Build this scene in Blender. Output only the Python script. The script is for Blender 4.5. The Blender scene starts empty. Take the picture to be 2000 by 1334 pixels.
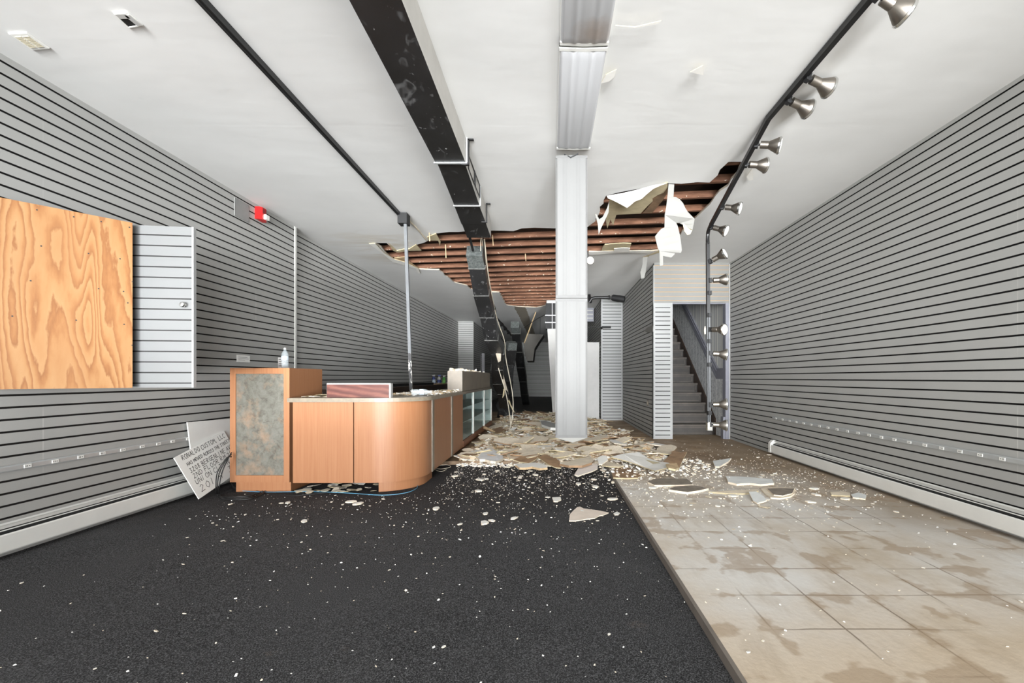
import bpy, math, random
from mathutils import Vector, Matrix, noise
R = math.radians
rng = random.Random(7)
scene = bpy.context.scene
C = scene.collection

# ------------------------------------------------------------------ camera and room measures
# 16 mm lens on full frame, level, 1.1 m above the carpet, looking down the length of the shop (+Y)
F, CX, CY, EYE = 888.9, 1075.0, 738.0, 1.1
CEIL, FLOOR = 3.095, 0.04            # ceiling height; tiled floor stands 4 cm above the carpet
WALL_L, WALL_R = -3.377, 3.11

def at(px, py, y):   return Vector(((px - CX) * y / F, y, EYE + (CY - py) * y / F))
def on_floor(px, py, z=FLOOR):  return at(px, py, F * (EYE - z) / (py - CY))
def on_ceiling(px, py, z=CEIL): return at(px, py, F * (z - EYE) / (CY - py))
def on_side(px, py, x): return at(px, py, x * F / (px - CX))

cam = bpy.data.cameras.new('camera'); co = bpy.data.objects.new('camera', cam); C.objects.link(co)
co.location = (0, 0, EYE); co.rotation_euler = (R(90), 0, 0)
cam.sensor_width = 36; cam.lens = 36 * F / 2000; cam.clip_start = 0.05
cam.shift_x = -(CX - 1000) / 2000; cam.shift_y = (CY - 667) / 2000
scene.camera = co

# ------------------------------------------------------------------ tagging
def tag(o, label=None, cat=None, group=None, kind=None):
    if label: o['label'] = label
    if cat: o['category'] = cat
    if group: o['group'] = group
    if kind: o['kind'] = kind
    return o
def thing(name, label, cat, loc=(0, 0, 0), group=None):
    o = bpy.data.objects.new(name, None); C.objects.link(o); o.location = loc
    o.empty_display_size = .1
    return tag(o, label, cat, group)

# ------------------------------------------------------------------ mesh builder
class MB:
    def __init__(s): s.v, s.f, s.m = [], [], []
    def face(s, pts, m=0):
        b = len(s.v); s.v += [tuple(p) for p in pts]; s.f.append(tuple(range(b, b + len(pts)))); s.m.append(m)
    def box(s, a, b, m=0):
        x0, y0, z0 = a; x1, y1, z1 = b
        s.hexa([(x0,y0,z0),(x1,y0,z0),(x1,y1,z0),(x0,y1,z0)], [(x0,y0,z1),(x1,y0,z1),(x1,y1,z1),(x0,y1,z1)], m)
    def hexa(s, lo, hi, m=0):
        s.loft([lo, hi], m)
    def loft(s, rings, m=0, caps=True, capm=None):
        b = len(s.v); n = len(rings[0])
        for r in rings: s.v += [tuple(p) for p in r]
        for k in range(len(rings) - 1):
            for i in range(n):
                j = (i + 1) % n
                s.f.append((b+k*n+i, b+k*n+j, b+(k+1)*n+j, b+(k+1)*n+i)); s.m.append(m)
        if caps:
            c = m if capm is None else capm
            s.f.append(tuple(b+i for i in reversed(range(n)))); s.m.append(c)
            s.f.append(tuple(b+(len(rings)-1)*n+i for i in range(n))); s.m.append(c)
    def prism(s, poly, z0, z1, m=0, top=None):
        s.loft([[(x,y,z0) for x,y in poly], [(x,y,z1) for x,y in poly]], m)
        if top is not None: s.m[-1] = top
    def tube(s, pts, r, seg=6, m=0):
        pts = [Vector(p) for p in pts]; rings = []
        up = Vector((0.3, 0.2, 1)).normalized()
        for i, p in enumerate(pts):
            d = (pts[min(i+1, len(pts)-1)] - pts[max(i-1, 0)]).normalized()
            if abs(d.dot(up)) > .95: a = d.cross(Vector((1, 0, 0))).normalized()
            else: a = d.cross(up).normalized()
            if rings and a.dot(prev) < 0: a = -a
            prev = a; b = d.cross(a)
            rr = r[i] if isinstance(r, (list, tuple)) else r
            rings.append([p + (a*math.cos(t) + b*math.sin(t))*rr for t in [2*math.pi*k/seg for k in range(seg)]])
        s.loft(rings, m)
    def bar(s, p, q, w, h, m=0, up=(0, 0, 1)):
        p, q = Vector(p), Vector(q); d = (q-p).normalized(); u = Vector(up)
        if abs(d.dot(u)) > .95: u = Vector((0, 1, 0))
        a = d.cross(u).normalized()*w/2; b = a.cross(d).normalized()*h/2
        s.loft([[p-a-b, p+a-b, p+a+b, p-a+b], [q-a-b, q+a-b, q+a+b, q-a+b]], m)
    def lathe(s, prof, o=(0,0,0), axis=(0,0,1), seg=20, m=0, caps=True):
        o = Vector(o); d = Vector(axis).normalized()
        a = d.orthogonal().normalized(); b = d.cross(a)
        s.loft([[o + d*z + (a*math.cos(t)+b*math.sin(t))*max(r, 1e-4) for t in [2*math.pi*k/seg for k in range(seg)]] for r, z in prof], m, caps)
    def sheet(s, poly, nrm, th, m=0, m2=None):
        """flat polygon (3-D points) given a thickness th along nrm; m front, m2 back and edge"""
        n = Vector(nrm).normalized()*th; m2 = m if m2 is None else m2
        a = [Vector(p) for p in poly]; s.loft([a, [p+n for p in a]], m2); s.m[-2] = m
    def build(s, name, mats, parent=None, smooth=None):
        me = bpy.data.meshes.new(name); me.from_pydata(s.v, [], s.f)
        mats = mats if isinstance(mats, (list, tuple)) else [mats]
        for mt in mats: me.materials.append(mt)
        for p, m in zip(me.polygons, s.m): p.material_index = m
        import bmesh
        bm = bmesh.new(); bm.from_mesh(me); bmesh.ops.recalc_face_normals(bm, faces=bm.faces); bm.to_mesh(me); bm.free()
        if smooth:
            for p in me.polygons: p.use_smooth = True
            me.set_sharp_from_angle(angle=R(smooth))
        o = bpy.data.objects.new(name, me); C.objects.link(o)
        if parent is not None:
            o.parent = parent
            o.matrix_parent_inverse = Matrix.Translation(-parent.location)
        return o
def ring(c, r, n=12, z=0): return [(c[0]+r*math.cos(2*math.pi*k/n), c[1]+r*math.sin(2*math.pi*k/n)) for k in range(n)]

# ------------------------------------------------------------------ materials
def srgb(c): return tuple(((v/255)/12.92 if v/255 <= .04045 else ((v/255+.055)/1.055)**2.4) for v in c) + (1,)
class N:
    """small node-graph helper"""
    def __init__(s, name, rough=.6, metal=0, spec=.5):
        s.mat = bpy.data.materials.new(name); s.mat.use_nodes = True
        s.t = s.mat.node_tree; s.b = s.t.nodes['Principled BSDF']
        s.b.inputs['Roughness'].default_value = rough; s.b.inputs['Metallic'].default_value = metal
        s.b.inputs['Specular IOR Level'].default_value = spec
        s._co = None
    def node(s, kind, **kw):
        n = s.t.nodes.new(kind)
        for k, v in kw.items(): setattr(n, k, v)
        return n
    def link(s, a, b): s.t.links.new(a, b)
    def co(s, scale=(1,1,1), loc=(0,0,0), rot=(0,0,0)):
        if s._co is None: s._co = s.node('ShaderNodeTexCoord')
        m = s.node('ShaderNodeMapping'); m.inputs['Scale'].default_value = scale; m.inputs['Location'].default_value = loc; m.inputs['Rotation'].default_value = rot
        s.link(s._co.outputs['Object'], m.inputs['Vector']); return m.outputs['Vector']
    def noise(s, scale, detail=4, rough=.55, vec=None, dist=0):
        n = s.node('ShaderNodeTexNoise'); n.inputs['Scale'].default_value = scale; n.inputs['Detail'].default_value = detail
        n.inputs['Roughness'].default_value = rough; n.inputs['Distortion'].default_value = dist
        s.link(vec if vec is not None else s.co(), n.inputs['Vector']); return n.outputs['Fac']
    def ramp(s, fac, stops, interp='LINEAR'):
        r = s.node('ShaderNodeValToRGB'); r.color_ramp.interpolation = interp; el = r.color_ramp.elements
        while len(el) < len(stops): el.new(.5)
        for e, (p, c) in zip(el, stops): e.position = p; e.color = c if len(c) == 4 else srgb(c)
        s.link(fac, r.inputs['Fac']); return r.outputs['Color']
    def mask(s, fac, lo, hi):
        r = s.node('ShaderNodeMapRange'); r.inputs[1].default_value = lo; r.inputs[2].default_value = hi
        s.link(fac, r.inputs[0]); return r.outputs[0]
    def mix(s, fac, a, b, mode='MIX'):
        m = s.node('ShaderNodeMix', data_type='RGBA', blend_type=mode)
        if isinstance(fac, (int, float)): m.inputs[0].default_value = fac
        else: s.link(fac, m.inputs[0])
        for i, v in ((6, a), (7, b)):
            if isinstance(v, tuple): m.inputs[i].default_value = v if len(v) == 4 else srgb(v)
            else: s.link(v, m.inputs[i])
        return m.outputs[2]
    def math(s, op, a, b=0.0, c=0.0):
        m = s.node('ShaderNodeMath', operation=op)
        for i, v in enumerate((a, b, c)):
            if isinstance(v, (int, float)): m.inputs[i].default_value = v
            else: s.link(v, m.inputs[i])
        return m.outputs[0]
    def xyz(s, vec=None):
        n = s.node('ShaderNodeSeparateXYZ'); s.link(vec if vec is not None else s.co(), n.inputs[0]); return n.outputs
    def color(s, c):
        if isinstance(c, tuple): s.b.inputs['Base Color'].default_value = c if len(c) == 4 else srgb(c)
        else: s.link(c, s.b.inputs['Base Color'])
        return s
    def bump(s, fac, strength=.3, dist=.01):
        n = s.node('ShaderNodeBump'); n.inputs['Strength'].default_value = strength; n.inputs['Distance'].default_value = dist
        s.link(fac, n.inputs['Height']); s.link(n.outputs[0], s.b.inputs['Normal']); return s
    def rough(s, fac): s.link(fac, s.b.inputs['Roughness']); return s

def plain(name, c, rough=.6, metal=0, var=.06, scale=6, spec=.5):
    m = N(name, rough, metal, spec); c = srgb(c)
    f = m.noise(scale, 5, .6)
    lo = tuple(v*(1-var*2) for v in c[:3]) + (1,); hi = tuple(min(1, v*(1+var)) for v in c[:3]) + (1,)
    m.color(m.ramp(f, [(.3, lo), (.7, hi)]))
    return m.mat

M = {}
def make_slat(name, c, seam_y=()):
    m = N(name, .55, 0, .35); c = srgb(c)
    f = m.noise(1.3, 6, .65); d = tuple(v*.88 for v in c[:3])+(1,)
    col = m.ramp(f, [(.3, d), (.65, c)])
    fine = m.noise(420, 2, .6); col = m.mix(m.mask(fine, .35, .75), col, tuple(v*.93 for v in c[:3])+(1,))
    x, y, z = m.xyz()
    for s in seam_y:
        line = m.math('LESS_THAN', m.math('ABSOLUTE', m.math('SUBTRACT', y, s)), .004)
        brk = m.mask(m.noise(1.1, 2, .5, m.co((0, 0, 1), (s*3, 0, 0))), .48, .56)
        col = m.mix(m.math('MULTIPLY', m.math('MULTIPLY', line, brk), .5), col, (205, 205, 200))
    m.color(col); return m.mat
M['slat'] = make_slat('grey_slatwall', (174, 174, 171), (3.03, 5.22))
M['slat_light'] = make_slat('light_slatwall', (166, 167, 166))  # same grey paint as the walls, toned for faces in the front light
M['slat_door'] = make_slat('slat_door', (103, 104, 104))  # wall paint darkened to offset the front light on the hatch
M['slat_cream'] = make_slat('cream_slatwall', (134, 134, 131))
M['groove'] = plain('groove_black', (16, 15, 14), .7)
M['groove_tan'] = plain('groove_tan', (172, 146, 114), .7)
M['white_paint'] = plain('white_paint', (180, 179, 176), .5, var=.03)
M['white_metal'] = plain('white_enamel', (240, 240, 235), .4, var=.02)
M['grey_metal'] = plain('grey_metal', (188, 191, 191), .4, .3, var=.05)
M['dark_slot'] = plain('dark_slot', (30, 31, 32), .6)
M['black'] = plain('black_paint', (20, 20, 21), .38, var=.1)
M['black_matte'] = plain('black_matte', (24, 24, 25), .7, var=.1)
M['rubber'] = plain('black_rubber', (28, 27, 27), .5)
M['steel'] = N('brushed_nickel', .42, 1).color((140, 134, 126)).mat
M['pole_steel'] = plain('dull_steel', (98, 100, 102), .6, spec=.2)
M['chrome'] = N('bright_chrome', .22, 1).color((215, 215, 212)).mat
M['lens'] = plain('lamp_lens', (236, 234, 228), .25, var=.02)
M['red'] = plain('alarm_red', (196, 22, 24), .35, var=.04)
M['galv'] = None

def make_galv():
    m = N('galvanised_steel', .45, .55)
    v = m.node('ShaderNodeTexVoronoi'); v.inputs['Scale'].default_value = 45; m.link(m.co(), v.inputs['Vector'])
    m.color(m.ramp(v.outputs['Color'], [(.1, (98, 104, 102)), (.9, (134, 139, 137))])); return m.mat
M['galv'] = make_galv()

def make_duct():
    m = N('scuffed_black_duct', .33, 0, .5)
    base = m.ramp(m.noise(3, 4, .6), [(.3, (27, 27, 27)), (.75, (40, 40, 41))])
    scuff = m.mask(m.noise(5.5, 3, .5, m.co((1.6, .8, 1), rot=(0, 0, .5)), 1.6), .60, .74)
    chip = m.mask(m.noise(34, 2, .5, m.co((1, .7, 1))), .70, .73)
    area = m.mask(m.noise(1.4, 2, .5), .45, .62)
    col = m.mix(m.math('MULTIPLY', scuff, .45), base, (128, 128, 128))
    col = m.mix(m.math('MULTIPLY', chip, area), col, (196, 196, 196))
    m.color(col); m.rough(m.mask(scuff, -.9, 1.4)); return m.mat
M['duct'] = make_duct()

def make_ceiling():
    m = N('ceiling_paint', .75, 0, .25)
    f = m.noise(.9, 5, .6); col = m.ramp(f, [(.3, (223, 223, 221)), (.7, (232, 232, 230))])
    x, y, z = m.xyz()
    # bare strip where the duct used to hang, beyond the hole
    wob = m.math('MULTIPLY', m.math('SUBTRACT', m.noise(3, 3), .5), .1)
    xx = m.math('ADD', x, wob)
    strip = m.math('MULTIPLY', m.math('LESS_THAN', m.math('ABSOLUTE', m.math('ADD', xx, .86)), .16), m.math('GREATER_THAN', y, 12.4))
    col = m.mix(strip, col, (158, 150, 136))
    # water stains around the break
    dx = m.math('SUBTRACT', x, -2.5); dy = m.math('MULTIPLY', m.math('SUBTRACT', y, 7.1), .7)
    dist = m.math('SQRT', m.math('ADD', m.math('MULTIPLY', dx, dx), m.math('MULTIPLY', dy, dy)))
    st = m.math('MULTIPLY', m.mask(dist, .95, .25), m.mask(m.noise(2.2, 5, .6, m.co((.5, 1.6, 1)), .6), .45, .62))
    col = m.mix(m.math('MULTIPLY', st, .55), col, (190, 178, 156))
    sp = m.mask(m.noise(2.6, 2, .5), .76, .82); col = m.mix(m.math('MULTIPLY', sp, .25), col, (150, 150, 148))
    m.color(col)
    seams = m.mask(m.math('ABSOLUTE', m.math('SUBTRACT', m.math('FRACT', m.math('ADD', m.math('MULTIPLY', y, .41), m.math('MULTIPLY', m.noise(1.1, 2), .06))), .5)), 0, .012)
    m.bump(m.math('ADD', m.noise(1.6, 4, .55, m.co((.5, 1, 1))), m.math('MULTIPLY', seams, .03)), .12, .05); return m.mat
M['ceiling'] = make_ceiling()
M['tan_paper'] = plain('tan_paper_back', (196, 182, 148), .8, var=.1, scale=8)
M['white_paper'] = plain('white_torn_paper', (134, 133, 129), .85, var=.02, spec=.1)  # white paper darkened for pieces hanging square to the front light
M['scrap_white'] = plain('scrap_white', (240, 238, 232), .8, var=.03)  # lighter copy of the torn paper for pieces in grazing light
M['scrap_gypsum'] = plain('scrap_gypsum', (230, 217, 196), .85, var=.1, scale=9)  # lighter copy of the gypsum for floor pieces in grazing light
M['sign_white'] = plain('sign_board_white', (240, 240, 236), .55, var=.02)  # lighter white split off for boards standing in weak side light
M['gypsum'] = plain('gypsum', (190, 178, 160), .85, var=.1, scale=14)  # gypsum darkened for pieces that face the front light

def make_wood(name, c0, c1, c2, stretch, scale, rough=.5, band=.0, dist=3.0, bump=0):
    m = N(name, rough, 0, .35)
    v = m.co(stretch)
    w = m.node('ShaderNodeTexWave', wave_type='BANDS', bands_direction='DIAGONAL'); w.inputs['Scale'].default_value = scale
    w.inputs['Distortion'].default_value = dist; w.inputs['Detail'].default_value = 3; w.inputs['Detail Scale'].default_value = 1.1
    m.link(v, w.inputs['Vector'])
    big = m.noise(1.7, 3, .5, v)
    col = m.ramp(w.outputs['Fac'], [(.05, c0), (.5, c1), (.95, c2)])
    col = m.mix(m.mask(big, .35, .7), col, c1)
    fine = m.noise(60, 3, .6, m.co(tuple(s*1 for s in stretch))); col = m.mix(m.math('MULTIPLY', m.mask(fine, .4, .7), .25), col, c0)
    m.color(col); return m.mat
def make_laminate():
    m = N('beech_laminate', .42, 0, .35)
    f = m.noise(1, 3, .6, m.co((110, 110, 2.2))); g = m.noise(1, 3, .5, m.co((14, 14, .6)))
    col = m.ramp(f, [(.3, (148, 100, 68)), (.5, (155, 108, 75)), (.7, (160, 113, 80))])
    m.color(m.mix(m.math('MULTIPLY', m.mask(g, .4, .7), .3), col, (148, 99, 66))); return m.mat
M['laminate'] = make_laminate()
M['redwood'] = make_wood('dark_woodgrain', (70, 34, 28), (94, 52, 43), (114, 70, 58), (.8, .8, 3.5), 2.4, .45, dist=6)
def make_joist():
    m = N('old_joist_timber', .85, 0, .2)
    f = m.noise(1, 4, .6, m.co((3, 30, 30))); g = m.noise(1, 2, .5, m.co((.8, 2.4, 1)))
    col = m.ramp(f, [(.3, (98, 68, 53)), (.5, (122, 87, 68)), (.7, (142, 104, 83))])
    m.color(m.mix(m.math('MULTIPLY', m.mask(g, .45, .7), .5), col, (92, 66, 54))); return m.mat
M['joist'] = make_joist()
M['deck'] = plain('dark_deck_boards', (58, 42, 33), .85, var=.3, scale=5)
M['lath'] = plain('splintered_lath', (192, 166, 130), .8, var=.15, scale=10)
M['brown'] = plain('wet_brown_board', (156, 126, 96), .7, var=.2, scale=6)
M['greyboard'] = plain('dusty_grey_board', (138, 128, 116), .85, var=.15, scale=12)
M['dark_wood'] = plain('dark_back_counter', (62, 46, 36), .45, var=.2, scale=3)

def make_ply():
    m = N('pine_plywood', .55, 0, .3)
    x, y, z = m.xyz()
    u = m.math('ADD', m.math('MULTIPLY', x, .66), m.math('MULTIPLY', y, .75))   # along the sheet
    cmb = m.node('ShaderNodeCombineXYZ'); m.link(m.math('MULTIPLY', u, 4.6), cmb.inputs[0]); m.link(m.math('MULTIPLY', z, .5), cmb.inputs[1])
    lobe = m.noise(1.0, 1.5, .4, cmb.outputs[0], .3)
    c2 = m.node('ShaderNodeCombineXYZ'); m.link(m.math('MULTIPLY', u, 40), c2.inputs[0]); m.link(m.math('MULTIPLY', z, 9), c2.inputs[1])
    wig = m.noise(1.0, 3, .55, c2.outputs[0])
    ph = m.math('ADD', m.math('MULTIPLY', lobe, 21), m.math('MULTIPLY', wig, .8))
    band = m.math('FRACT', ph)
    col = m.ramp(band, [(0, (145, 109, 72)), (.4, (141, 103, 65)), (.7, (129, 87, 50)), (.88, (117, 76, 42)), (1, (143, 107, 70))])
    blot = m.mask(m.noise(2.2, 3, .5, m.co((3, 3, .8))), .4, .7)
    col = m.mix(m.math('MULTIPLY', blot, .45), col, (134, 94, 58))
    m.color(col); return m.mat
M['ply'] = make_ply()

def make_marble():
    m = N('mottled_laminate', .5, 0, .35)
    f = m.noise(17, 7, .72, None, .4); g = m.noise(7, 5, .65, m.co(loc=(5, 2, 1)))
    col = m.ramp(f, [(.3, (70, 67, 58)), (.48, (100, 98, 89)), (.62, (112, 110, 103)), (.75, (88, 85, 78))])
    col = m.mix(m.math('MULTIPLY', m.mask(g, .5, .68), .45), col, (158, 124, 96))
    fl = m.mask(m.noise(70, 3, .6), .58, .7); col = m.mix(m.math('MULTIPLY', fl, .4), col, (104, 96, 82))
    m.color(col); return m.mat
M['marble'] = make_marble()
M['worktop'] = plain('worktop_laminate', (132, 122, 106), .4, var=.12, scale=18)
M['parapet'] = plain('grey_laminate', (122, 112, 98), .35, var=.12, scale=5)

def make_carpet():
    m = N('charcoal_carpet', .95, 0, .15)
    f = m.noise(190, 3, .7); g = m.noise(1.1, 4, .6); h = m.noise(75, 2, .6)
    col = m.ramp(f, [(.33, (22, 22, 22)), (.5, (61, 61, 62)), (.66, (122, 122, 124))])
    col = m.mix(m.math('MULTIPLY', m.mask(g, .4, .72), .35), col, (84, 84, 85))
    x, y, z = m.xyz()
    wet = m.math('MULTIPLY', m.mask(y, 3.2, 4.3), .5); col = m.mix(wet, col, (40, 34, 32))
    smudge = m.mask(m.noise(3.4, 3, .6, m.co(loc=(3, 1, 0))), .68, .78)
    col = m.mix(m.math('MULTIPLY', m.math('MULTIPLY', smudge, m.mask(h, .4, .65)), .4), col, (150, 132, 118))
    dust = m.math('MULTIPLY', m.mask(m.noise(2.1, 4, .6), .56, .75), m.mask(h, .45, .7))
    col = m.mix(m.math('MULTIPLY', dust, .3), col, (140, 140, 138))
    m.color(col); m.bump(f, .8, .012); return m.mat
M['carpet'] = make_carpet()

def make_floor():
    m = N('stained_floor_tiles', .62, 0, .3)
    x, y, z = m.xyz()
    warp = m.math('MULTIPLY', m.math('SUBTRACT', m.noise(2, 2), .5), .03)
    def seam(c, off):
        t = m.math('DIVIDE', m.math('SUBTRACT', m.math('ADD', c, warp), off), .305)
        return m.math('ABSOLUTE', m.math('SUBTRACT', m.math('FRACT', m.math('ADD', t, .5)), .5)), t
    sx, tx = seam(x, 1.852); sy, ty = seam(y, 3.137)
    cell = m.node('ShaderNodeTexWhiteNoise', noise_dimensions='2D')
    cv = m.node('ShaderNodeCombineXYZ'); m.link(m.math('FLOOR', tx), cv.inputs[0]); m.link(m.math('FLOOR', ty), cv.inputs[1]); m.link(cv.outputs[0], cell.inputs['Vector'])
    base = m.ramp(m.noise(1.3, 5, .6), [(.28, (192, 177, 156)), (.46, (214, 206, 195)), (.62, (222, 219, 214))])
    base = m.mix(m.math('MULTIPLY', m.math('SUBTRACT', cell.outputs['Value'], .5), .45), base, (226, 218, 204))
    front = m.mask(m.math('ADD', y, m.math('MULTIPLY', m.noise(1.5, 3), .8)), 2.75, 2.1)   # yellowed area towards the shop front
    base = m.mix(m.math('MULTIPLY', front, .65), base, (204, 182, 152))
    streak = m.mask(m.noise(9, 4, .6, m.co((1, .25, 1), rot=(0, 0, .7))), .5, .72)
    base = m.mix(m.math('MULTIPLY', streak, .3), base, (150, 128, 100))
    back = m.mask(m.math('ADD', y, m.math('MULTIPLY', m.noise(.9, 4), 1.6)), 5.1, 6.6)      # soaked brown boards further in
    wetc = m.ramp(m.noise(2.2, 5, .65), [(.3, (104, 84, 64)), (.5, (144, 122, 98)), (.7, (176, 158, 136))])
    base = m.mix(back, base, wetc)
    wr = m.math('MULTIPLY', m.mask(m.math('ADD', x, m.math('MULTIPLY', m.noise(1.7, 4), .9)), 2.5, 3.2), m.mask(y, 2.6, 3.6))
    base = m.mix(m.math('MULTIPLY', wr, .75), base, (152, 134, 112))
    sm = m.math('MAXIMUM', m.mask(sx, .022, .004), m.mask(sy, .022, .004))
    sm = m.math('MULTIPLY', sm, m.mask(m.noise(1.6, 3, .6, m.co(loc=(4, 0, 0))), .44, .6))
    base = m.mix(m.math('MULTIPLY', sm, .75), base, (96, 76, 54))
    near = m.math('MAXIMUM', m.mask(sx, .2, 0), m.mask(sy, .2, 0))
    stain = m.mask(m.math('ADD', m.noise(2.7, 4, .6, m.co(loc=(1.3, 2, 0))), m.math('MULTIPLY', near, .1)), .60, .645)
    base = m.mix(m.math('MULTIPLY', stain, .5), base, (158, 132, 102))
    dx = m.math('SUBTRACT', x, 1.05); dy = m.math('MULTIPLY', m.math('SUBTRACT', y, 5.1), 1.0)
    dist = m.math('SQRT', m.math('ADD', m.math('MULTIPLY', dx, dx), m.math('MULTIPLY', dy, dy)))
    pd = m.math('MULTIPLY', m.mask(dist, 1.45, .45), m.mask(m.noise(14, 5, .7), .38, .62))
    base = m.mix(m.math('MULTIPLY', pd, .9), base, (214, 204, 190))
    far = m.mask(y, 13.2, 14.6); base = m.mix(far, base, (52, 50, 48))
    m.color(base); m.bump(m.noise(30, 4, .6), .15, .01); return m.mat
M['floor'] = make_floor()
M['edging'] = plain('grey_floor_edging', (120, 112, 104), .6, var=.1)

def make_glass(name, tint=(.93, .97, .965), gl=.10):
    m = N(name); t = m.t; out = t.nodes['Material Output']; t.nodes.remove(m.b)
    tr = t.nodes.new('ShaderNodeBsdfTransparent'); tr.inputs[0].default_value = tint + (1,)
    g = t.nodes.new('ShaderNodeBsdfGlossy'); g.inputs['Roughness'].default_value = .08
    mx = t.nodes.new('ShaderNodeMixShader'); mx.inputs[0].default_value = gl; t.links.new(tr.outputs[0], mx.inputs[1]); t.links.new(g.outputs[0], mx.inputs[2])
    t.links.new(mx.outputs[0], out.inputs['Surface']); return m.mat
M['glass'] = make_glass('showcase_glass')
def make_pet():
    m = N('clear_bottle_plastic', .12); m.color((206, 216, 220)); m.b.inputs['Alpha'].default_value = .28; return m.mat
M['pet'] = make_pet()
M['teal'] = plain('showcase_lining', (226, 233, 231), .6)
M['diffuser'] = plain('acrylic_diffuser', (111, 111, 110), .6, var=.01, spec=.08)  # acrylic darkened for the hanging panels, which face the front light
M['panel_housing'] = plain('panel_housing', (104, 104, 103), .6, var=.02, spec=.1)  # white enamel darkened on the hanging panels to offset front light
def make_lifted_stained_diffuser():  # same acrylic, lighter for the less lit ceiling; brown stain by the joint
    m = N('acrylic_diffuser_ceiling', .4, 0, .3); x, y, z = m.xyz()
    dx = m.math('SUBTRACT', x, .25); dy = m.math('SUBTRACT', y, 2.58)
    d = m.math('ADD', m.math('SQRT', m.math('ADD', m.math('MULTIPLY', dx, dx), m.math('MULTIPLY', dy, dy))), m.math('MULTIPLY', m.noise(12, 4), .12))
    m.color(m.mix(m.math('MULTIPLY', m.mask(d, .21, .09), .5), (192, 193, 195), (150, 122, 96))); return m.mat
M['diffuser_ceiling'] = make_lifted_stained_diffuser()
M['ink'] = plain('marker_ink', (34, 32, 34), .6)
M['cream_wire'] = plain('cream_wire', (214, 204, 184), .6)
M['blue_cord'] = plain('blue_cord', (92, 148, 176), .5)
M['green'] = plain('green_bottle', (70, 150, 60), .35)
M['blue'] = plain('blue_label', (60, 72, 130), .4)
M['stair'] = plain('worn_dark_stair_wood', (54, 49, 44), .5, var=.2, scale=5)
M['stair_tread'] = plain('worn_stair_tread', (84, 76, 68), .5, var=.2, scale=5)
M['stair_grey'] = plain('grey_gloss_paint', (132, 133, 142), .4, var=.06)
def make_stripes():
    m = N('striped_wallpaper', .7); x, y, z = m.xyz()
    f = m.math('FRACT', m.math('MULTIPLY', y, 4.2)); g = m.math('FRACT', m.math('MULTIPLY', y, 12.6))
    col = m.ramp(f, [(0, (196, 198, 198)), (.3, (232, 232, 226)), (.62, (176, 176, 178)), (.8, (220, 220, 216))], 'CONSTANT')
    col = m.mix(m.math('MULTIPLY', m.math('LESS_THAN', g, .2), .4), col, (216, 216, 208)); m.color(col); return m.mat
M['stripes'] = make_stripes()
def make_dado():
    m = N('embossed_dado', .5, 0); x, y, z = m.xyz()
    n = m.noise(16, 4, .6, None, 1.2); col = m.ramp(n, [(.32, (168, 170, 172)), (.55, (222, 224, 224)), (.7, (242, 243, 242))])  # relief shading painted in: hollows darker, raised parts lighter
    ln = m.math('LESS_THAN', m.math('FRACT', m.math('MULTIPLY', y, 5.2)), .10); col = m.mix(m.math('MULTIPLY', ln, .9), col, (252, 252, 250))
    m.color(col); m.bump(n, .7, .03); return m.mat
M['dado'] = make_dado()
# ================================================================== THE SETTING
def slat_profile(z0, z1, phase, pitch=.0762, gh=.013, inset0=0.0):
    zs = [z0]; k = math.ceil((z0 + .012 - phase)/pitch)
    out = []
    cur = z0
    while phase + k*pitch < z1 - .012:
        g = phase + k*pitch
        out.append((cur, g - gh/2, 0)); out.append((g - gh/2, g + gh/2, 1)); cur = g + gh/2; k += 1
    out.append((cur, z1, 0)); return out
def slat_panel(mb, p, q, z0, z1, n, phase, depth=.013, edge=0.0, thick=.1, gh=.013):
    """slatwall from p to q (plan points), n = plan normal of its face; edge = plain border at both ends"""
    p, q, n = Vector((p[0], p[1], 0)), Vector((q[0], q[1], 0)), Vector((n[0], n[1], 0)).normalized()
    d = (q-p).normalized(); a, b = p + d*edge, q - d*edge
    Z = lambda v, z: (v.x, v.y, z)
    for lo, hi, g in slat_profile(z0, z1, phase, gh=gh):
        if not g: mb.face([Z(a,lo), Z(b,lo), Z(b,hi), Z(a,hi)], 0)
        else:
            ai, bi = a - n*depth, b - n*depth
            mb.face([Z(ai,lo), Z(bi,lo), Z(bi,hi), Z(ai,hi)], 1)
            mb.face([Z(a,lo), Z(b,lo), Z(bi,lo), Z(ai,lo)], 1); mb.face([Z(a,hi), Z(b,hi), Z(bi,hi), Z(ai,hi)], 1)
            mb.face([Z(a,lo), Z(ai,lo), Z(ai,hi), Z(a,hi)], 1); mb.face([Z(b,lo), Z(bi,lo), Z(bi,hi), Z(b,hi)], 1)
    if edge:
        for s, e in ((p, a), (b, q)): mb.face([Z(s,z0), Z(e,z0), Z(e,z1), Z(s,z1)], 0)
    B0, B1 = p - n*thick, q - n*thick
    mb.face([Z(B0,z0), Z(B1,z0), Z(B1,z1), Z(B0,z1)], 0)
    mb.face([Z(p,z0), Z(B0,z0), Z(B0,z1), Z(p,z1)], 0); mb.face([Z(q,z0), Z(B1,z0), Z(B1,z1), Z(q,z1)], 0)
    mb.face([Z(p,z1), Z(q,z1), Z(B1,z1), Z(B0,z1)], 0); mb.face([Z(p,z0), Z(q,z0), Z(B1,z0), Z(B0,z0)], 0)
def struct(name, mb, mats, smooth=None, label=None):
    o = mb.build(name, mats, None, smooth); o['kind'] = 'structure'
    if label: o['label'] = label
    return o
PHL, PHR = .9907, .925
SL = [M['slat'], M['groove']]
YF = -2.3                                         # the open shop front, behind the camera
m = MB(); slat_panel(m, (WALL_L, YF), (WALL_L, 6.04), 0, CEIL, (1, 0), PHL); struct('wall_left', m, SL)
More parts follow.
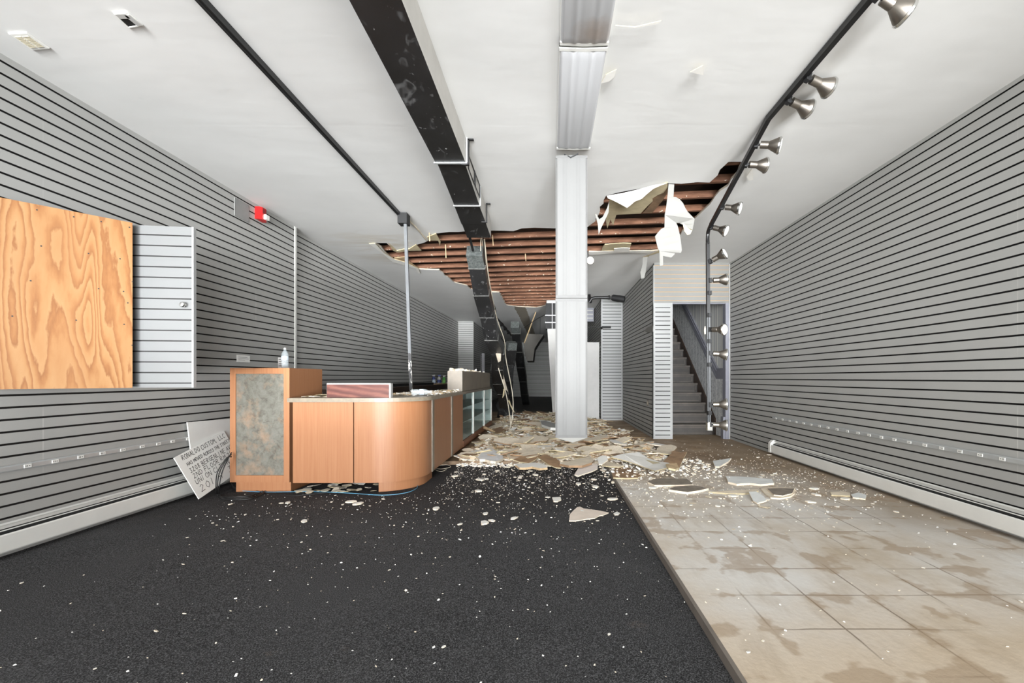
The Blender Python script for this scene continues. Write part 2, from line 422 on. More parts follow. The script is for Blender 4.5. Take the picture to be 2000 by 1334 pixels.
m = MB(); slat_panel(m, (-3.47, 6.0), (-3.26, 16.1), 0, CEIL, (1, 0), PHL); struct('wall_left_rear', m, SL)
m = MB(); slat_panel(m, (WALL_R, YF), (WALL_R, 7.95), 0, CEIL, (-1, 0), PHR); struct('wall_right', m, SL)
m = MB(); slat_panel(m, (-3.36, 16.1), (-2.72, 16.1), 0, CEIL, (0, -1), PHL, edge=.02); struct('wall_left_return', m, SL)
m = MB(); slat_panel(m, (-2.72, 16.12), (-2.72, 25.7), 0, CEIL, (1, 0), PHL); struct('wall_left_alcove', m, SL)
m = MB(); slat_panel(m, (-2.9, 25.7), (1.5, 25.7), 0, CEIL, (0, -1), PHL); struct('wall_back', m, SL)
m = MB(); slat_panel(m, (1.80, 7.96), (1.80, 11.35), FLOOR, CEIL, (-1, 0), .935, thick=.08); struct('wall_stair_side', m, SL)
m = MB(); slat_panel(m, (1.27, 11.35), (1.80, 11.35), FLOOR, CEIL, (0, -1), .935, edge=.03, thick=.06)
m.box((1.262, 11.33, FLOOR), (1.285, 11.42, CEIL), 0); struct('wall_pier', m, [M['slat_light'], M['groove']])
m = MB(); slat_panel(m, (1.28, 11.42), (1.28, 25.7), FLOOR, CEIL, (-1, 0), .935, thick=.08); struct('wall_right_rear', m, SL)
YD = 7.9                                          # plane of the stair doorway
m = MB(); slat_panel(m, (1.785, YD), (2.115, YD), FLOOR, 2.40, (0, -1), .945, edge=.035, thick=.06)
m.box((1.785, YD-.012, FLOOR), (1.80, YD+.07, 3.05)); m.box((2.10, YD-.008, FLOOR), (2.12, YD+.12, 2.40))
struct('wall_stair_front', m, [M['slat_light'], M['groove']])
m = MB(); slat_panel(m, (1.80, YD), (3.105, YD), 2.40, CEIL, (0, -1), 2.44, thick=.10, gh=.012, depth=.008)
struct('wall_stair_header', m, [M['slat_cream'], M['groove_tan']])
# stairwell behind the doorway
m = MB(); m.box((3.10, 7.95, 0), (3.2, 13, 1.0), 0); m.box((3.10, 7.95, 1.0), (3.2, 13, CEIL), 0)
o = struct('wall_stairwell_right', m, M['stripes'])
m = MB(); m.box((1.81, 12.4, 0), (3.2, 12.5, CEIL)); struct('wall_stairwell_end', m, M['stripes'])
m = MB(); m.box((1.9, 8.0, 0), (1.95, 12.45, CEIL)); struct('wall_stairwell_left', m, M['stair_grey'])
# jamb on the wall side of the doorway
m = MB(); m.box((3.035, YD-.015, FLOOR), (3.10, YD+.12, 2.40)); m.box((3.10, YD-.02, FLOOR), (3.118, YD-.0, CEIL-.02), 1)
m.box((3.0, YD+.0, FLOOR), (3.06, YD+.12, .42), 0); m.box((2.12, YD+.0, 2.385), (3.035, YD+.1, 2.405), 0)
struct('trim_doorway', m, [M['stair_grey'], M['white_paint']])
m = MB(); m.box((WALL_L-.06, 6.04, 0), (WALL_L+.006, 6.055, CEIL)); m.box((WALL_L, 6.0, 0), (WALL_L+.006, 6.05, CEIL)); struct('trim_wall_corner', m, M['white_metal'])

# floors: tiled floor with the carpet's recess left out
XE, YE = .68, 5.79
m = MB()
m.box((XE, YF-.3, -.06), (3.3, YE, FLOOR)); m.box((-3.7, YE, -.06), (3.3, 26, FLOOR))
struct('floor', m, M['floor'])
m = MB(); m.box((-3.5, YF-.3, -.06), (XE-.006, YE-.002, -.001)); m.v = [(x, y, z) for x, y, z in m.v]
nx, ny = 60, 110
m = MB()
for j in range(ny):
    for i in range(nx):
        x0 = -3.5 + (XE-.004+3.5)*i/nx; x1 = -3.5 + (XE-.004+3.5)*(i+1)/nx; y0 = YF-.3 + (YE+2.598)*j/ny; y1 = YF-.3 + (YE+2.598)*(j+1)/ny
        h = lambda x, y: .004*noise.noise((x*1.3, y*1.3, 0)) - .002
        m.face([(x0,y0,h(x0,y0)), (x1,y0,h(x1,y0)), (x1,y1,h(x1,y1)), (x0,y1,h(x0,y1))])
struct('floor_carpet', m, M['carpet'], label='charcoal carpet sunk beside the tiled floor')
m = MB(); m.box((XE-.014, YF-.3, -.01), (XE+.004, YE, FLOOR+.002)); struct('trim_floor_edging', m, M['edging'])

# ceiling with the torn hole
near = [(734,474.6),(755,474.6),(768,484.5),(774.6,493),(790,488),(799,488),(814,478),(829.6,473.5),(838,469),(834,463.6),(851.6,456),(878,453),(911,451.5),(961.6,450.4),(1003,451.5),(1019,446),(1083,446),(1115,445),(1148,443),(1163,432),(1184,382),(1240,370),(1304,357.6),(1386,356.5),(1406,331.7),(1423,316),(1450,316),(1440,338),(1422,363),(1397,383.4),(1370,415),(1358,426),(1330,457.6),(1287,489),(1271,491),(1230,492),(1150,492),(1143,520),(1125,585),(1085,592),(1074,594.5),(1047,601),(1010,599),(988,595.6),(975,571),(955,570),(920,565),(913,558),(887,551.6),(858,527.4),(818.6,526),(790,512),(770,510)]
hole = []
for i, a in enumerate(near):
    A, B = on_ceiling(*a), on_ceiling(*near[(i+1) % len(near)])
    n = max(1, int((B-A).length/.11))
    for k in range(n):
        p = A.lerp(B, k/n)
        if k: p += Vector((rng.uniform(-.022, .022), rng.uniform(-.03, .03), 0))
        hole.append((p.x, p.y))
import bmesh
outer = [(-3.75, YF-.3), (3.4, YF-.3), (3.4, 26), (-3.75, 26)]
bm = bmesh.new()
def loop(pts, z): 
    vs = [bm.verts.new((x, y, z)) for x, y in pts]
    return vs, [bm.edges.new((vs[i], vs[(i+1) % len(vs)])) for i in range(len(vs))]
vo, eo = loop(outer, CEIL); vh, eh = loop(hole, CEIL)
bmesh.ops.triangle_fill(bm, use_beauty=True, use_dissolve=False, edges=eo+eh)
vu, eu = loop(hole, CEIL+.022); vt, et = loop(outer, CEIL+.022)
bmesh.ops.triangle_fill(bm, use_beauty=True, use_dissolve=False, edges=eu+et)
for i in range(len(vh)):
    j = (i+1) % len(vh); f = bm.faces.new((vh[i], vh[j], vu[j], vu[i])); f.material_index = 1
for f in bm.faces:
    if f.material_index == 0 and f.calc_center_median().z > CEIL+.01: f.material_index = 2
bmesh.ops.recalc_face_normals(bm, faces=bm.faces)
me = bpy.data.meshes.new('ceiling'); bm.to_mesh(me); bm.free()
for k in ('ceiling', 'gypsum', 'deck'): me.materials.append(M[k])
o = bpy.data.objects.new('ceiling', me); C.objects.link(o); o['kind'] = 'structure'
# closed floor deck over the joists
m = MB(); z1 = CEIL + .30
m.box((-3.75, YF-.3, z1), (3.4, 26, z1+.05)); 
m.box((-3.75, 3.6, CEIL+.022), (3.4, 3.65, z1)); m.box((-3.75, 14, CEIL+.022), (3.4, 14.05, z1))
m.box((-3.75, 3.6, CEIL+.022), (-3.7, 14, z1)); m.box((3.35, 3.6, CEIL+.022), (3.4, 14, z1))
struct('ceiling_deck', m, M['deck'])
a = R(-6.3)
for k in range(-6, 17):
    y0 = 6.52 + .406*k
    if not 4.0 < y0 < 13.6: continue
    m = MB(); h = 6.6/2
    c, s = math.cos(a), math.sin(a)
    x0, x1 = -3.3, 3.1
    P = lambda x, d, z: (x - d*s, y0 + x*math.tan(a) + d*c, z)
    zb = CEIL + .024 + rng.uniform(0, .004)
    m.loft([[P(x0,-.022,zb), P(x0,.022,zb), P(x0,.022,zb+.075), P(x0,-.022,zb+.075)], [P(x1,-.022,zb), P(x1,.022,zb), P(x1,.022,zb+.075), P(x1,-.022,zb+.075)]])
    o = m.build('ceiling_joist', M['joist'])
    tag(o, 'reddish brown timber joist bared by the broken ceiling', 'joist', 'joists across the hole in the ceiling', 'thing')
def in_hole(x, y):
    r = False
    for i in range(len(hole)):
        (xa, ya), (xb, yb) = hole[i], hole[i-1]
        if (ya > y) != (yb > y) and x < (xb-xa)*(y-ya)/(yb-ya) + xa: r = not r
    return r
# crumbs of plaster and nails still clinging to the joists
m = MB(); n = 0
while n < 420:
    k = rng.randint(-6, 16); x = rng.uniform(-2.6, 2.3); y = 6.52 + .406*k + x*math.tan(a) + rng.uniform(-.022, .022)
    if not in_hole(x, y) or y < 4.2: continue
    s = rng.choice((.006, .008, .01, .012, .02)); n += 1
    pts = [Vector((x, y-.024, CEIL+.03)) + Vector((rng.uniform(-1,1)*s*1.5, rng.uniform(-1,.2)*s, rng.uniform(-.8, 1)*s)) for _ in range(4)]
    m.face([pts[0], pts[1], pts[2]]); m.face([pts[0], pts[1], pts[3]]); m.face([pts[0], pts[2], pts[3]]); m.face([pts[1], pts[2], pts[3]])
o = m.build('plaster_crumbs', M['gypsum']); tag(o, 'pale plaster crumbs clinging along the bared joists', 'plaster', kind='stuff')

# torn sheets hanging from the ceiling
def sheet_from(px, yf, name, label, cat, front, back=None, curl=.0, th=.006, group=None, parent=None, thick_n=(0,1,0)):
    """px = outline as seen; yf(px,py) gives the depth of each corner: a bent sheet with real thickness"""
    pts = [at(x, y, yf(x, y)) for x, y in px]
    if max(p.z for p in pts) - min(p.z for p in pts) < .06: thick_n = (0, 0, 1)      # lies flat under the ceiling
    mb = MB(); n = Vector(thick_n)*th
    tri = __import__('mathutils').geometry.tessellate_polygon([[Vector((x, y, 0)) for x, y in px]])
    b = len(mb.v); mb.v += [tuple(p) for p in pts] + [tuple(p+n) for p in pts]; N_ = len(pts)
    for t in tri:
        mb.f.append(tuple(t)); mb.m.append(0); mb.f.append(tuple(i+N_ for i in reversed(t))); mb.m.append(1)
    for i in range(N_):
        j = (i+1) % N_; mb.f.append((i, j, j+N_, i+N_)); mb.m.append(0 if back is None else 1)
    o = mb.build(name, [front, back or front], parent)
    if label: tag(o, label, cat, group)
    return o
S6 = lambda pts: [(1060 + x/4.4475, 280 + y/4.4475) for x, y in pts]
S4 = lambda pts: [(680 + x/4.545, 380 + y/4.545) for x, y in pts]
def hangs(y0, x0, kx=0.0, yt=350, ky=0.0): return lambda x, y: y0 + (x-x0)*kx + (y-yt)*ky
o = sheet_from(S6([(1095,325),(1145,325),(1140,400),(1136,465),(1160,468),(1190,485),(1220,520),(1238,560),(1260,595),(1320,655),(1312,700),(1300,752),(1230,715),(1190,693),(1160,690),(1175,725),(1190,790),(1200,850),(1209,930),(1200,950),(1190,950),(1150,957),(1135,975),(1118,992),(1045,978),(1046,1060),(1017,1064),(1014,935),(1000,910),(985,850),(975,808),(1005,770),(1030,742),(1058,730),(1060,620),(1072,560),(1083,470),(1090,390)]),
    lambda x, y: 4.60 + .10*math.sin((x-1283)/75*3.0) + .0012*(y-352), 'torn_ceiling_paper', 'long white ripped ceiling sheet dangling from the hole with a narrow neck', 'torn paper', M['white_paper'], th=.004)
m = sheet_from(S6([(1215,690),(1250,705),(1300,752),(1280,790),(1255,795),(1230,760)]), lambda x, y: 4.78, 'torn_edge', None, None, M['tan_paper'], parent=o)
f = thing('folded_ceiling_flap', 'white triangular flap folded down with a tan underside at the hole edge', 'torn paper', on_ceiling(1240, 370))
sheet_from(S6([(555,455),(700,430),(830,400),(960,362),(1085,345),(1020,368),(960,395),(900,445),(860,482),(800,505),(760,540),(733,560),(660,520),(600,490),(568,478)]), lambda x, y: F*(CEIL-.012-EYE)/(CY-y) - .05 - .22*max(0, (y-(382-.205*(x-1184)))/30), 'white_face', None, None, M['scrap_white'], th=.004, parent=f)
u = lambda x, y: F*(CEIL-.004-EYE)/(CY-y) - .02
sheet_from(S6([(580,482),(733,545),(860,470),(950,395),(1085,340),(1085,385),(1050,430),(1000,450),(950,480),(955,505),(910,545),(850,610),(640,620),(610,715),(590,660),(560,740),(548,665),(570,590)]), u, 'tan_underlayer', None, None, M['tan_paper'], th=.01, parent=f)
sheet_from(S6([(1050,430),(1085,372),(1088,420),(1040,500),(950,605),(870,606),(910,560),(955,505),(950,480)]), lambda x, y: u(x, y)+.03, 'brown_lath_board', None, None, M['brown'], th=.01, parent=f)
sheet_from(S6([(455,615),(470,618),(490,660),(520,640),(560,560),(578,500),(572,600),(545,660),(510,730),(486,795),(478,700)]), lambda x, y: 5.1, 'torn_ceiling_spike', 'pointed curl of ceiling paper hanging beside the upright light panels', 'torn paper', M['white_paper'], M['tan_paper'])
sheet_from(S6([(520,905),(540,880),(700,868),(770,872),(755,915),(700,910),(640,918),(620,940),(510,940)]), lambda x, y: F*(CEIL-.02-EYE)/(CY-y), 'torn_board_end', 'tan board end lying over the lowest joist at the hole edge', 'board', M['tan_paper'], th=.012)
sheet_from(S6([(620,915),(700,908),(760,912),(750,945),(620,945)]), lambda x, y: F*(CEIL-.04-EYE)/(CY-y), 'torn_paper_tab', 'small white paper tab folded over the far hole edge', 'torn paper', M['scrap_white'])
sheet_from(S6([(870,990),(912,985),(905,1040),(895,1110),(882,1170),(855,1175),(848,1120),(866,1060)]), lambda x, y: 7.1, 'torn_ceiling_strip', 'narrow white strip dangling near the top of the stair wall corner', 'torn paper', M['white_paper'])
sheet_from(S6([(945,960),(1010,930),(1012,950),(930,975),(905,995),(865,990)]), lambda x, y: F*(CEIL-.02-EYE)/(CY-y), 'torn_ceiling_edge', 'tan ripped ceiling edge above the dangling narrow strip', 'torn paper', M['tan_paper'], M['gypsum'])
sheet_from(S6([(400,942),(600,935),(800,932),(948,935),(930,958),(800,948),(600,955),(410,972),(396,960)]), lambda x, y: F*(CEIL-.03-EYE)/(CY-y), 'torn_ceiling_lip', 'long white ripped lip along the straight far edge of the hole', 'torn paper', M['scrap_white'], M['scrap_gypsum'])
sheet_from(S4([(700,380),(780,348),(820,420),(815,460),(800,410),(715,408)]), lambda x, y: F*(CEIL-.015-EYE)/(CY-y), 'torn_ceiling_board', 'tan board corner sagging from the hole beside the duct end', 'board', M['tan_paper'], th=.012)
sheet_from(S4([(355,432),(400,470),(430,500),(500,485),(540,485),(605,445),(650,498),(540,500),(440,515),(400,500)]), lambda x, y: F*(CEIL-.012-EYE)/(CY-y), 'torn_ceiling_layer', 'tan curled layer along the hole edge behind the thin upright pole', 'board', M['tan_paper'], th=.01)
sheet_from(S4([(185,440),(240,436),(320,520),(410,575),(500,600),(625,660),(640,700),(622,700),(600,660),(440,612),(395,600),(300,520)]), lambda x, y: F*(CEIL-.02-EYE)/(CY-y), 'torn_ceiling_paper', 'ragged pale rim on the hole edge towards the long slatted wall', 'torn paper', M['scrap_white'], M['tan_paper'], th=.012)
sheet_from(S4([(410,565),(500,555),(560,610),(625,655),(500,600)]), lambda x, y: F*(CEIL+.01-EYE)/(CY-y), 'hanging_lath_board', 'thin brown board slipping out beside the pole', 'board', M['lath'], th=.012)
for (pp, lab) in (([(1174,163),(1183,146),(1204,136),(1200,150),(1190,159)], 'small curled paper peel beside the ceiling light panel'),
            ([(1348,141),(1373,128),(1374,147)], 'small turned-down paper corner on the plain ceiling'),
            ([(1202,50),(1240,53),(1291,41),(1285,47),(1240,55)], 'long thin lifted paper edge across the ceiling joint'),
            ([(1458,345),(1468,330),(1471,352),(1462,353)], 'small white paper scrap hanging under a track lamp')):
    sheet_from(pp, lambda x, y: F*(CEIL-.03-EYE)/(CY-y), 'ceiling_paper_peel', lab, 'torn paper', M['scrap_white'], M['tan_paper'], th=.004)
# wood slivers hanging between joists
for (x, y, h) in ((870,484,20),(838,455,16),(1026,500,10),(962,466,14)):
    p = at(x, y, F*(CEIL-EYE)/(CY-y)); m = MB(); m.bar(p + Vector((0,0,.05)), p + Vector((.01, 0, -h*p.y/F)), .012, .006)
    tag(m.build('hanging_splinter', M['lath']), 'thin wooden splinter dangling from the bared joists', 'splinter', 'splinters hanging from the joists')
# ================================================================== WALL THINGS
def heater(name, x, s, y0, y1, zb, label, caps):
    """s=+1: on the wall whose room side is +X"""
    t = thing(name, label, 'heater', (x + s*.04, (y0+y1)/2, zb))
    X = lambda d: x + s*d
    def ext(prof, a, b, nm, mat):
        m = MB(); m.loft([[(X(d), a, z) for d, z in prof], [(X(d), b, z) for d, z in prof]]); return m.build(nm, mat, t)
    ext([(.004, zb), (.012, zb), (.012, zb+.18), (.004, zb+.18)], y0, y1, 'back_plate', M['white_metal'])
    ext([(.066, zb+.03), (.075, zb+.026), (.075, zb+.124), (.066, zb+.131)], y0, y1, 'front_cover', M['white_metal'])
    ext([(.012, zb+.180), (.030, zb+.176), (.032, zb+.179), (.012, zb+.186)], y0, y1, 'top_cover', M['white_metal'])
    ext([(.046, zb+.150), (.053, zb+.147), (.054, zb+.150), (.047, zb+.153)], y0, y1, 'damper', M['white_metal'])
    ext([(.012, zb+.03), (.060, zb+.03), (.060, zb+.118), (.012, zb+.15)], y0+.01, y1-.01, 'heating_fins', M['dark_slot'])
    for c in caps:
        m = MB(); m.loft([[(X(d), c-.03, z) for d, z in ((.004,zb+.02),(.08,zb+.02),(.08,zb+.15),(.04,zb+.188),(.004,zb+.188))], [(X(d), c+.03, z) for d, z in ((.004,zb+.02),(.08,zb+.02),(.08,zb+.15),(.04,zb+.188),(.004,zb+.188))]])
        m.build('end_cap', M['white_metal'], t, None)
    return t
heater('baseboard_heater', WALL_L, 1, YF+.1, 5.6, .02, 'long white baseboard heater behind the leaning handwritten board', [])
heater('baseboard_heater', WALL_R, -1, YF+.1, 6.32, FLOOR+.012, 'long white baseboard heater beside the stained tiles', [6.3])
m = MB(); m.box((WALL_R-.05, 6.22, FLOOR), (WALL_R-.03, 6.3, FLOOR+.06))

def outlet_strip(x, s, y0, y1, z, ys, label):
    t = thing('outlet_strip', label, 'outlet strip', (x, (y0+y1)/2, z))
    m = MB(); m.loft([[(x, a, z-.02), (x+s*.014, a, z-.02), (x+s*.02, a, z-.012), (x+s*.02, a, z+.012), (x+s*.014, a, z+.02), (x, a, z+.02)] for a in (y0, y1)])
    m.build('channel', M['grey_metal'], t)
    for y in ys:
        m = MB(); m.box((x+s*.019, y-.02, z-.011), (x+s*.023, y+.02, z+.011))
        o = m.build('outlet', M['white_metal'], t)
        m = MB()
        for dy, w in ((-.012, .0015), (-.003, .0015)): m.box((x+s*.0225, y+dy-w, z-.005), (x+s*.0236, y+dy+w, z+.005))
        m.box((x+s*.0225, y+.006, z-.003), (x+s*.0236, y+.011, z+.003))
        q = m.build('slot', M['black_matte'], None); q.parent = o
    return t
ysl = [on_side(x, 900, WALL_L).y for x in (48,102,152,195,235,273,305,333,363)]
outlet_strip(WALL_L, 1, YF+.5, 5.0, .535, ysl, 'grey surface outlet strip on the slatted wall above the heater, running to the leaning boards')
xr = [1400 + v/3.333 for v in (395,437,483,527,575,625,680,735,795,863,932,1005,1085,1170,1268,1370,1480,1600,1732,1878)]
outlet_strip(WALL_R, -1, YF+.5, 6.34, .545, [on_side(x, 850, WALL_R).y for x in xr], 'grey surface outlet strip with twenty sockets above the heater beside the tiles')

# fire alarm, cover plate, wall cards
t = thing('fire_alarm', 'red fire alarm strobe high on the slatted wall', 'fire alarm', (WALL_L, 5.3, 2.98))
m = MB(); m.loft([[(WALL_L, 5.20+dy*.2, 2.92), (WALL_L+d, 5.20+dy*.2, 2.92), (WALL_L+d, 5.20+dy*.2, 3.06), (WALL_L, 5.20+dy*.2, 3.06)] for dy, d in ((0, .045), (.12, .07), (.5, .07), (.7, .045))]); m.build('housing', M['red'], t)
m = MB(); m.box((WALL_L+.07, 5.25, 2.93), (WALL_L+.1, 5.31, 2.985)); m.build('strobe_lens', M['lens'], t)
m = MB()
for k in range(5): m.box((WALL_L+.069, 5.235, 3.0+k*.011), (WALL_L+.0725, 5.30, 3.004+k*.011))
m.build('sounder_slots', M['dark_slot'], t)
m = MB(); m.box((WALL_L-.002, 4.86, 2.835), (WALL_L+.007, 5.09, 3.028))
for y, z in ((4.88, 2.855), (5.07, 2.855), (4.88, 3.01), (5.07, 3.01)): m.lathe([(.006, .0), (.006, .002)], (WALL_L+.007, y, z), (1, 0, 0), 8)
tag(m.build('cover_plate', plain('grey_cover_plate', (138, 139, 137), .5)), 'plain grey cover plate on the slatted wall beside the red alarm', 'cover plate')
def card(name, px, x, label, cat, rows):
    t_ = thing(name, label, cat)
    (x0, y0), (x1, y1) = px
    a, b = on_side(x0, y0, x), on_side(x1, y1, x); z1, z0 = a.z, b.z; ya, yb = a.y, b.y
    m = MB(); m.box((x, ya, z0), (x+.006, yb, z1)); m.build('card', M['sign_white'], t_)
    m = MB()
    for r, f0, f1 in rows:
        z = z1 - (z1-z0)*r; m.box((x+.006, ya+(yb-ya)*f0, z-.002), (x+.0068, ya+(yb-ya)*f1, z+.002))
    m.build('print_lines', plain('faded_print', (150, 148, 150), .7), t_); return t_
card('wall_card', ((462, 693), (487, 708)), WALL_L+.002, 'small white printed card stuck on the slatted wall above the tall cabinet', 'card', [(.3,.1,.8),(.5,.1,.9),(.7,.1,.6)])

# wall fold-out: slatted door and plywood sheet
t = thing('slatted_hatch_door', 'light slatted hatch door standing out from the wall with a knob', 'door', (-2.99, 3.25, 1.03))
p0, p1 = Vector((WALL_L+.014, 3.215, 0)), Vector((-2.605, 3.305, 0)); d = (p1-p0).normalized(); nn = Vector((d.y, -d.x, 0))
m = MB(); slat_panel(m, p0, p1, 1.03, 2.195, nn, 1.062, thick=.024, gh=.009, depth=.008); m.build('door_panel', [M['slat_door'], M['groove']], t)
m = MB(); q = p1 + d*.001; m.loft([[q+nn*.001, q+d*.012+nn*.001, q+d*.012-nn*.03, q-nn*.03], [v + Vector((0,0,0)) for v in (q+nn*.001, q+d*.012+nn*.001, q+d*.012-nn*.03, q-nn*.03)]])
for i in range(4): m.v[i] = (m.v[i][0], m.v[i][1], 1.03); m.v[4+i] = (m.v[4+i][0], m.v[4+i][1], 2.195)
m.build('edge_trim', M['grey_metal'], t)
k = at(357, 595, 3.28); k = p0 + d*((k.x-p0.x)/d.x) + Vector((0, 0, k.z))
m = MB(); m.lathe([(.012,0),(.007,.004),(.007,.014),(.018,.02),(.02,.03),(.014,.038),(0,.04)], k + nn*.001, nn, 18); m.build('knob', M['chrome'], t, 40)
t = thing('plywood_sheet', 'screwed pine plywood sheet standing out at an angle from the slatted wall', 'plywood', (-3.15, 2.97, 1.03))
a, b = Vector((WALL_L+.016, 2.716, 0)), Vector((-2.943, 3.205, 0)); d = (b-a).normalized(); nn = Vector((d.y, -d.x, 0))
m = MB(); m.loft([[a, b, b-nn*.018, a-nn*.018], [a, b, b-nn*.018, a-nn*.018]])
for i in range(8): m.v[i] = (m.v[i][0], m.v[i][1], 1.03 if i < 4 else 2.192)
m.build('board', M['ply'], t)
z4 = lambda x, y: (x/4.167, 360 + y/4.167)
for zx, zy in ((300,208),(600,265),(823,303),(1053,350),(335,502),(720,563),(977,606),(250,785),(803,850),(1005,872),(1040,965),(100,1073),(620,1106),(1010,1140),(1078,793),(1075,1310)):
    px, py = z4(zx, zy); r = (px-CX)/F                     # where the sight line meets the sheet
    s = (a.x - r*a.y)/(r*d.y - d.x); p = a + d*s; p.z = EYE + (CY-py)*p.y/F
    m = MB(); m.lathe([(.0045, 0), (.0045, .0012)], p + nn*.0, nn, 8); m.build('screw', M['dark_slot'], t)
px = [(195,735),(263-15,748)]

# ================================================================== COUNTER
XS = -1.27
t = thing('tall_reception_cabinet', 'tall beech cabinet with a mottled grey front panel at the counter end', 'cabinet', (-2.78, 4.7, 0))
X0, X1, Y0, Y1, ZT = -3.07, -2.50, 4.36, 4.985, 1.194
m = MB(); m.box((X0, Y0+.012, .10), (X1, Y1, ZT-.0))
m.box((X0, Y0, .10), (X0+.055, Y0+.012, ZT)); m.box((X1-.055, Y0, .10), (X1, Y0+.012, ZT))
m.box((X0+.055, Y0, .10), (X1-.055, Y0+.012, .165)); m.box((X0+.055, Y0, ZT-.055), (X1-.055, Y0+.012, ZT)); m.build('carcass', M['laminate'], t)
m = MB(); m.box((X0+.056, Y0+.006, .166), (X1-.056, Y0+.013, ZT-.056)); m.build('front_panel', M['marble'], t)
m = MB(); m.box((X0+.035, Y0+.035, 0), (X1-.006, Y1-.04, .10)); m.build('plinth', M['laminate'], t)

def arc_path(off, ya=4.35, yend=6.6, x0=-2.462, n=14):
    """plan line of the counter front: straight, round corner, then along the side"""
    cx, cy, r = -1.72, 4.80, .45 - off
    pts = [(x0, cy-.45+off), (cx, cy-.45+off)]
    pts += [(cx + r*math.sin(R(90*k/n)), cy - r*math.cos(R(90*k/n))) for k in range(1, n+1)]
    return pts + [(cx+r, yend)]
def clip_x(pts, xa, xb):  # part of the straight front between xa and xb
    return [(xa, pts[0][1]), (xb, pts[0][1])]
def wall_strip(m, pts, z0, z1, th=.018, mi=0):
    n = len(pts); ring_in = []
    for i, (x, y) in enumerate(pts):
        ax, ay = pts[max(i-1, 0)]; bx, by = pts[min(i+1, n-1)]; l = math.hypot(bx-ax, by-ay); nx_, ny_ = -(by-ay)/l, (bx-ax)/l
        ring_in.append((x + nx_*th, y + ny_*th))
    poly = pts + ring_in[::-1]
    b = len(m.v); N2 = len(poly)
    m.v += [(x, y, z0) for x, y in poly] + [(x, y, z1) for x, y in poly]
    for i in range(N2): j = (i+1) % N2; m.f.append((b+i, b+j, b+N2+j, b+N2+i)); m.m.append(mi)
    for i in range(n-1):
        m.f.append((b+i, b+i+1, b+N2-2-i, b+N2-1-i)); m.m.append(mi); m.f.append((b+N2+i, b+N2+i+1, b+N2+N2-2-i, b+N2+N2-1-i)); m.m.append(mi)
t = thing('reception_counter', 'beech front counter with a rounded corner between tall cabinet and glass showcase', 'counter', (-1.9, 5.0, 0))
P = arc_path(0)
m = MB(); wall_strip(m, [(-2.462, 4.35), (-1.886, 4.35)], .095, .868); m.build('flat_panel', M['laminate'], t)
m = MB(); wall_strip(m, [(-1.876, 4.35)] + P[1:-1] + [(XS, 4.862)], .095, .868); m.build('curved_panel', M['laminate'], t, 40)
m = MB(); wall_strip(m, [(XS, 4.945), (XS, 5.815)], .095, .868); m.build('side_panel', M['laminate'], t)
m = MB(); wall_strip(m, [(XS, 5.905), (XS, 6.60)], .095, .868); m.build('side_panel', M['laminate'], t)
for y in (4.903, 5.86):
    m = MB(); m.box((XS-.02, y-.04, .095), (XS+.010, y+.04, .868)); m.build('cover_strip', M['parapet'], t)
m = MB(); ii = arc_path(.03); wall_strip(m, ii, .10, .86, .02)
m.prism([(-2.49, 4.40), (-1.75, 4.40), (-1.34, 4.75), (-1.34, 6.58), (-1.75, 6.58), (-1.75, 4.95), (-2.49, 4.95)], .10, .12); m.build('carcass', M['dark_wood'], t)
m = MB(); pl = arc_path(.036); wall_strip(m, [(-1.655, pl[0][1])] + pl[3:-1] + [(pl[-1][0], 5.02)], 0, .097, .02)
m.build('plinth', M['laminate'], t, 40)
m = MB(); m.box((-2.49, 4.86, 0), (-1.64, 4.88, .095)); m.build('recessed_plinth', M['dark_wood'], t)  # dark back put in for the open, shaded gap; no plinth here
m = MB(); m.box((XS-.12, 5.80, FLOOR), (XS-.08, 6.6, .095)); m.build('side_plinth', M['dark_wood'], t)
m = MB(); o_ = arc_path(-.035, x0=-2.497)
m.prism(o_[:-1] + [(XS+.035, 6.56), (-1.86, 6.56), (-1.86, 4.97), (-2.497, 4.97)], .868, .908); wt = m.build('counter_worktop', M['worktop'])
tag(wt, 'dusty grey-tan worktop curving over the beech counter', 'worktop')
# showcase
t = thing('glass_showcase', 'glass fronted display case with white posts joining the beech counter', 'display case', (-1.55, 8.2, FLOOR))
m = MB(); m.box((-1.84, 6.61, .10), (XS+.004, 9.84, .182)); m.box((-1.80, 6.64, FLOOR), (XS-.05, 9.8, .10)); m.build('base_rail', make_wood('brown_rail', (112,70,48), (140,92,66), (156,108,80), (1,.05,1), 10), t)
m = MB(); m.box((-1.84, 6.61, .862), (XS+.002, 9.84, .90)); m.build('top', M['parapet'], t)
m = MB(); m.box((-1.84, 6.61, .18), (-1.82, 9.84, .865)); m.box((-1.83, 6.61, .18), (XS-.02, 6.625, .865)); m.box((-1.83, 9.825, .18), (XS-.02, 9.84, .865)); m.box((-1.83, 6.62, .178), (XS-.02, 9.83, .184)); m.build('lining', M['teal'], t)
for y in (7.53, 8.75, 9.8):
    m = MB(); m.box((XS-.025, y-.028, .182), (XS+.006, y+.028, .864)); m.build('post', M['white_metal'], t)
for a_, b_ in ((6.63, 7.502), (7.558, 8.722), (8.778, 9.772)):
    m = MB(); m.box((XS-.012, a_, .183), (XS-.006, b_, .862)); m.build('glass_pane', M['glass'], t)
for z in (.42, .64):
    m = MB(); m.box((-1.82, 6.63, z), (XS-.05, 9.82, z+.008)); m.build('glass_shelf', plain('shelf_edge', (120, 140, 138), .3), t)
m = MB(); m.box((-1.46, 6.46, .909), (XS+.02, 9.4, 1.195)); m.box((-1.455, 6.465, 1.195), (XS+.015, 9.395, 1.2))
o = m.build('raised_counter_box', M['parapet']); tag(o, 'long grey laminate box standing on the glass showcase with rubble on top', 'counter box')
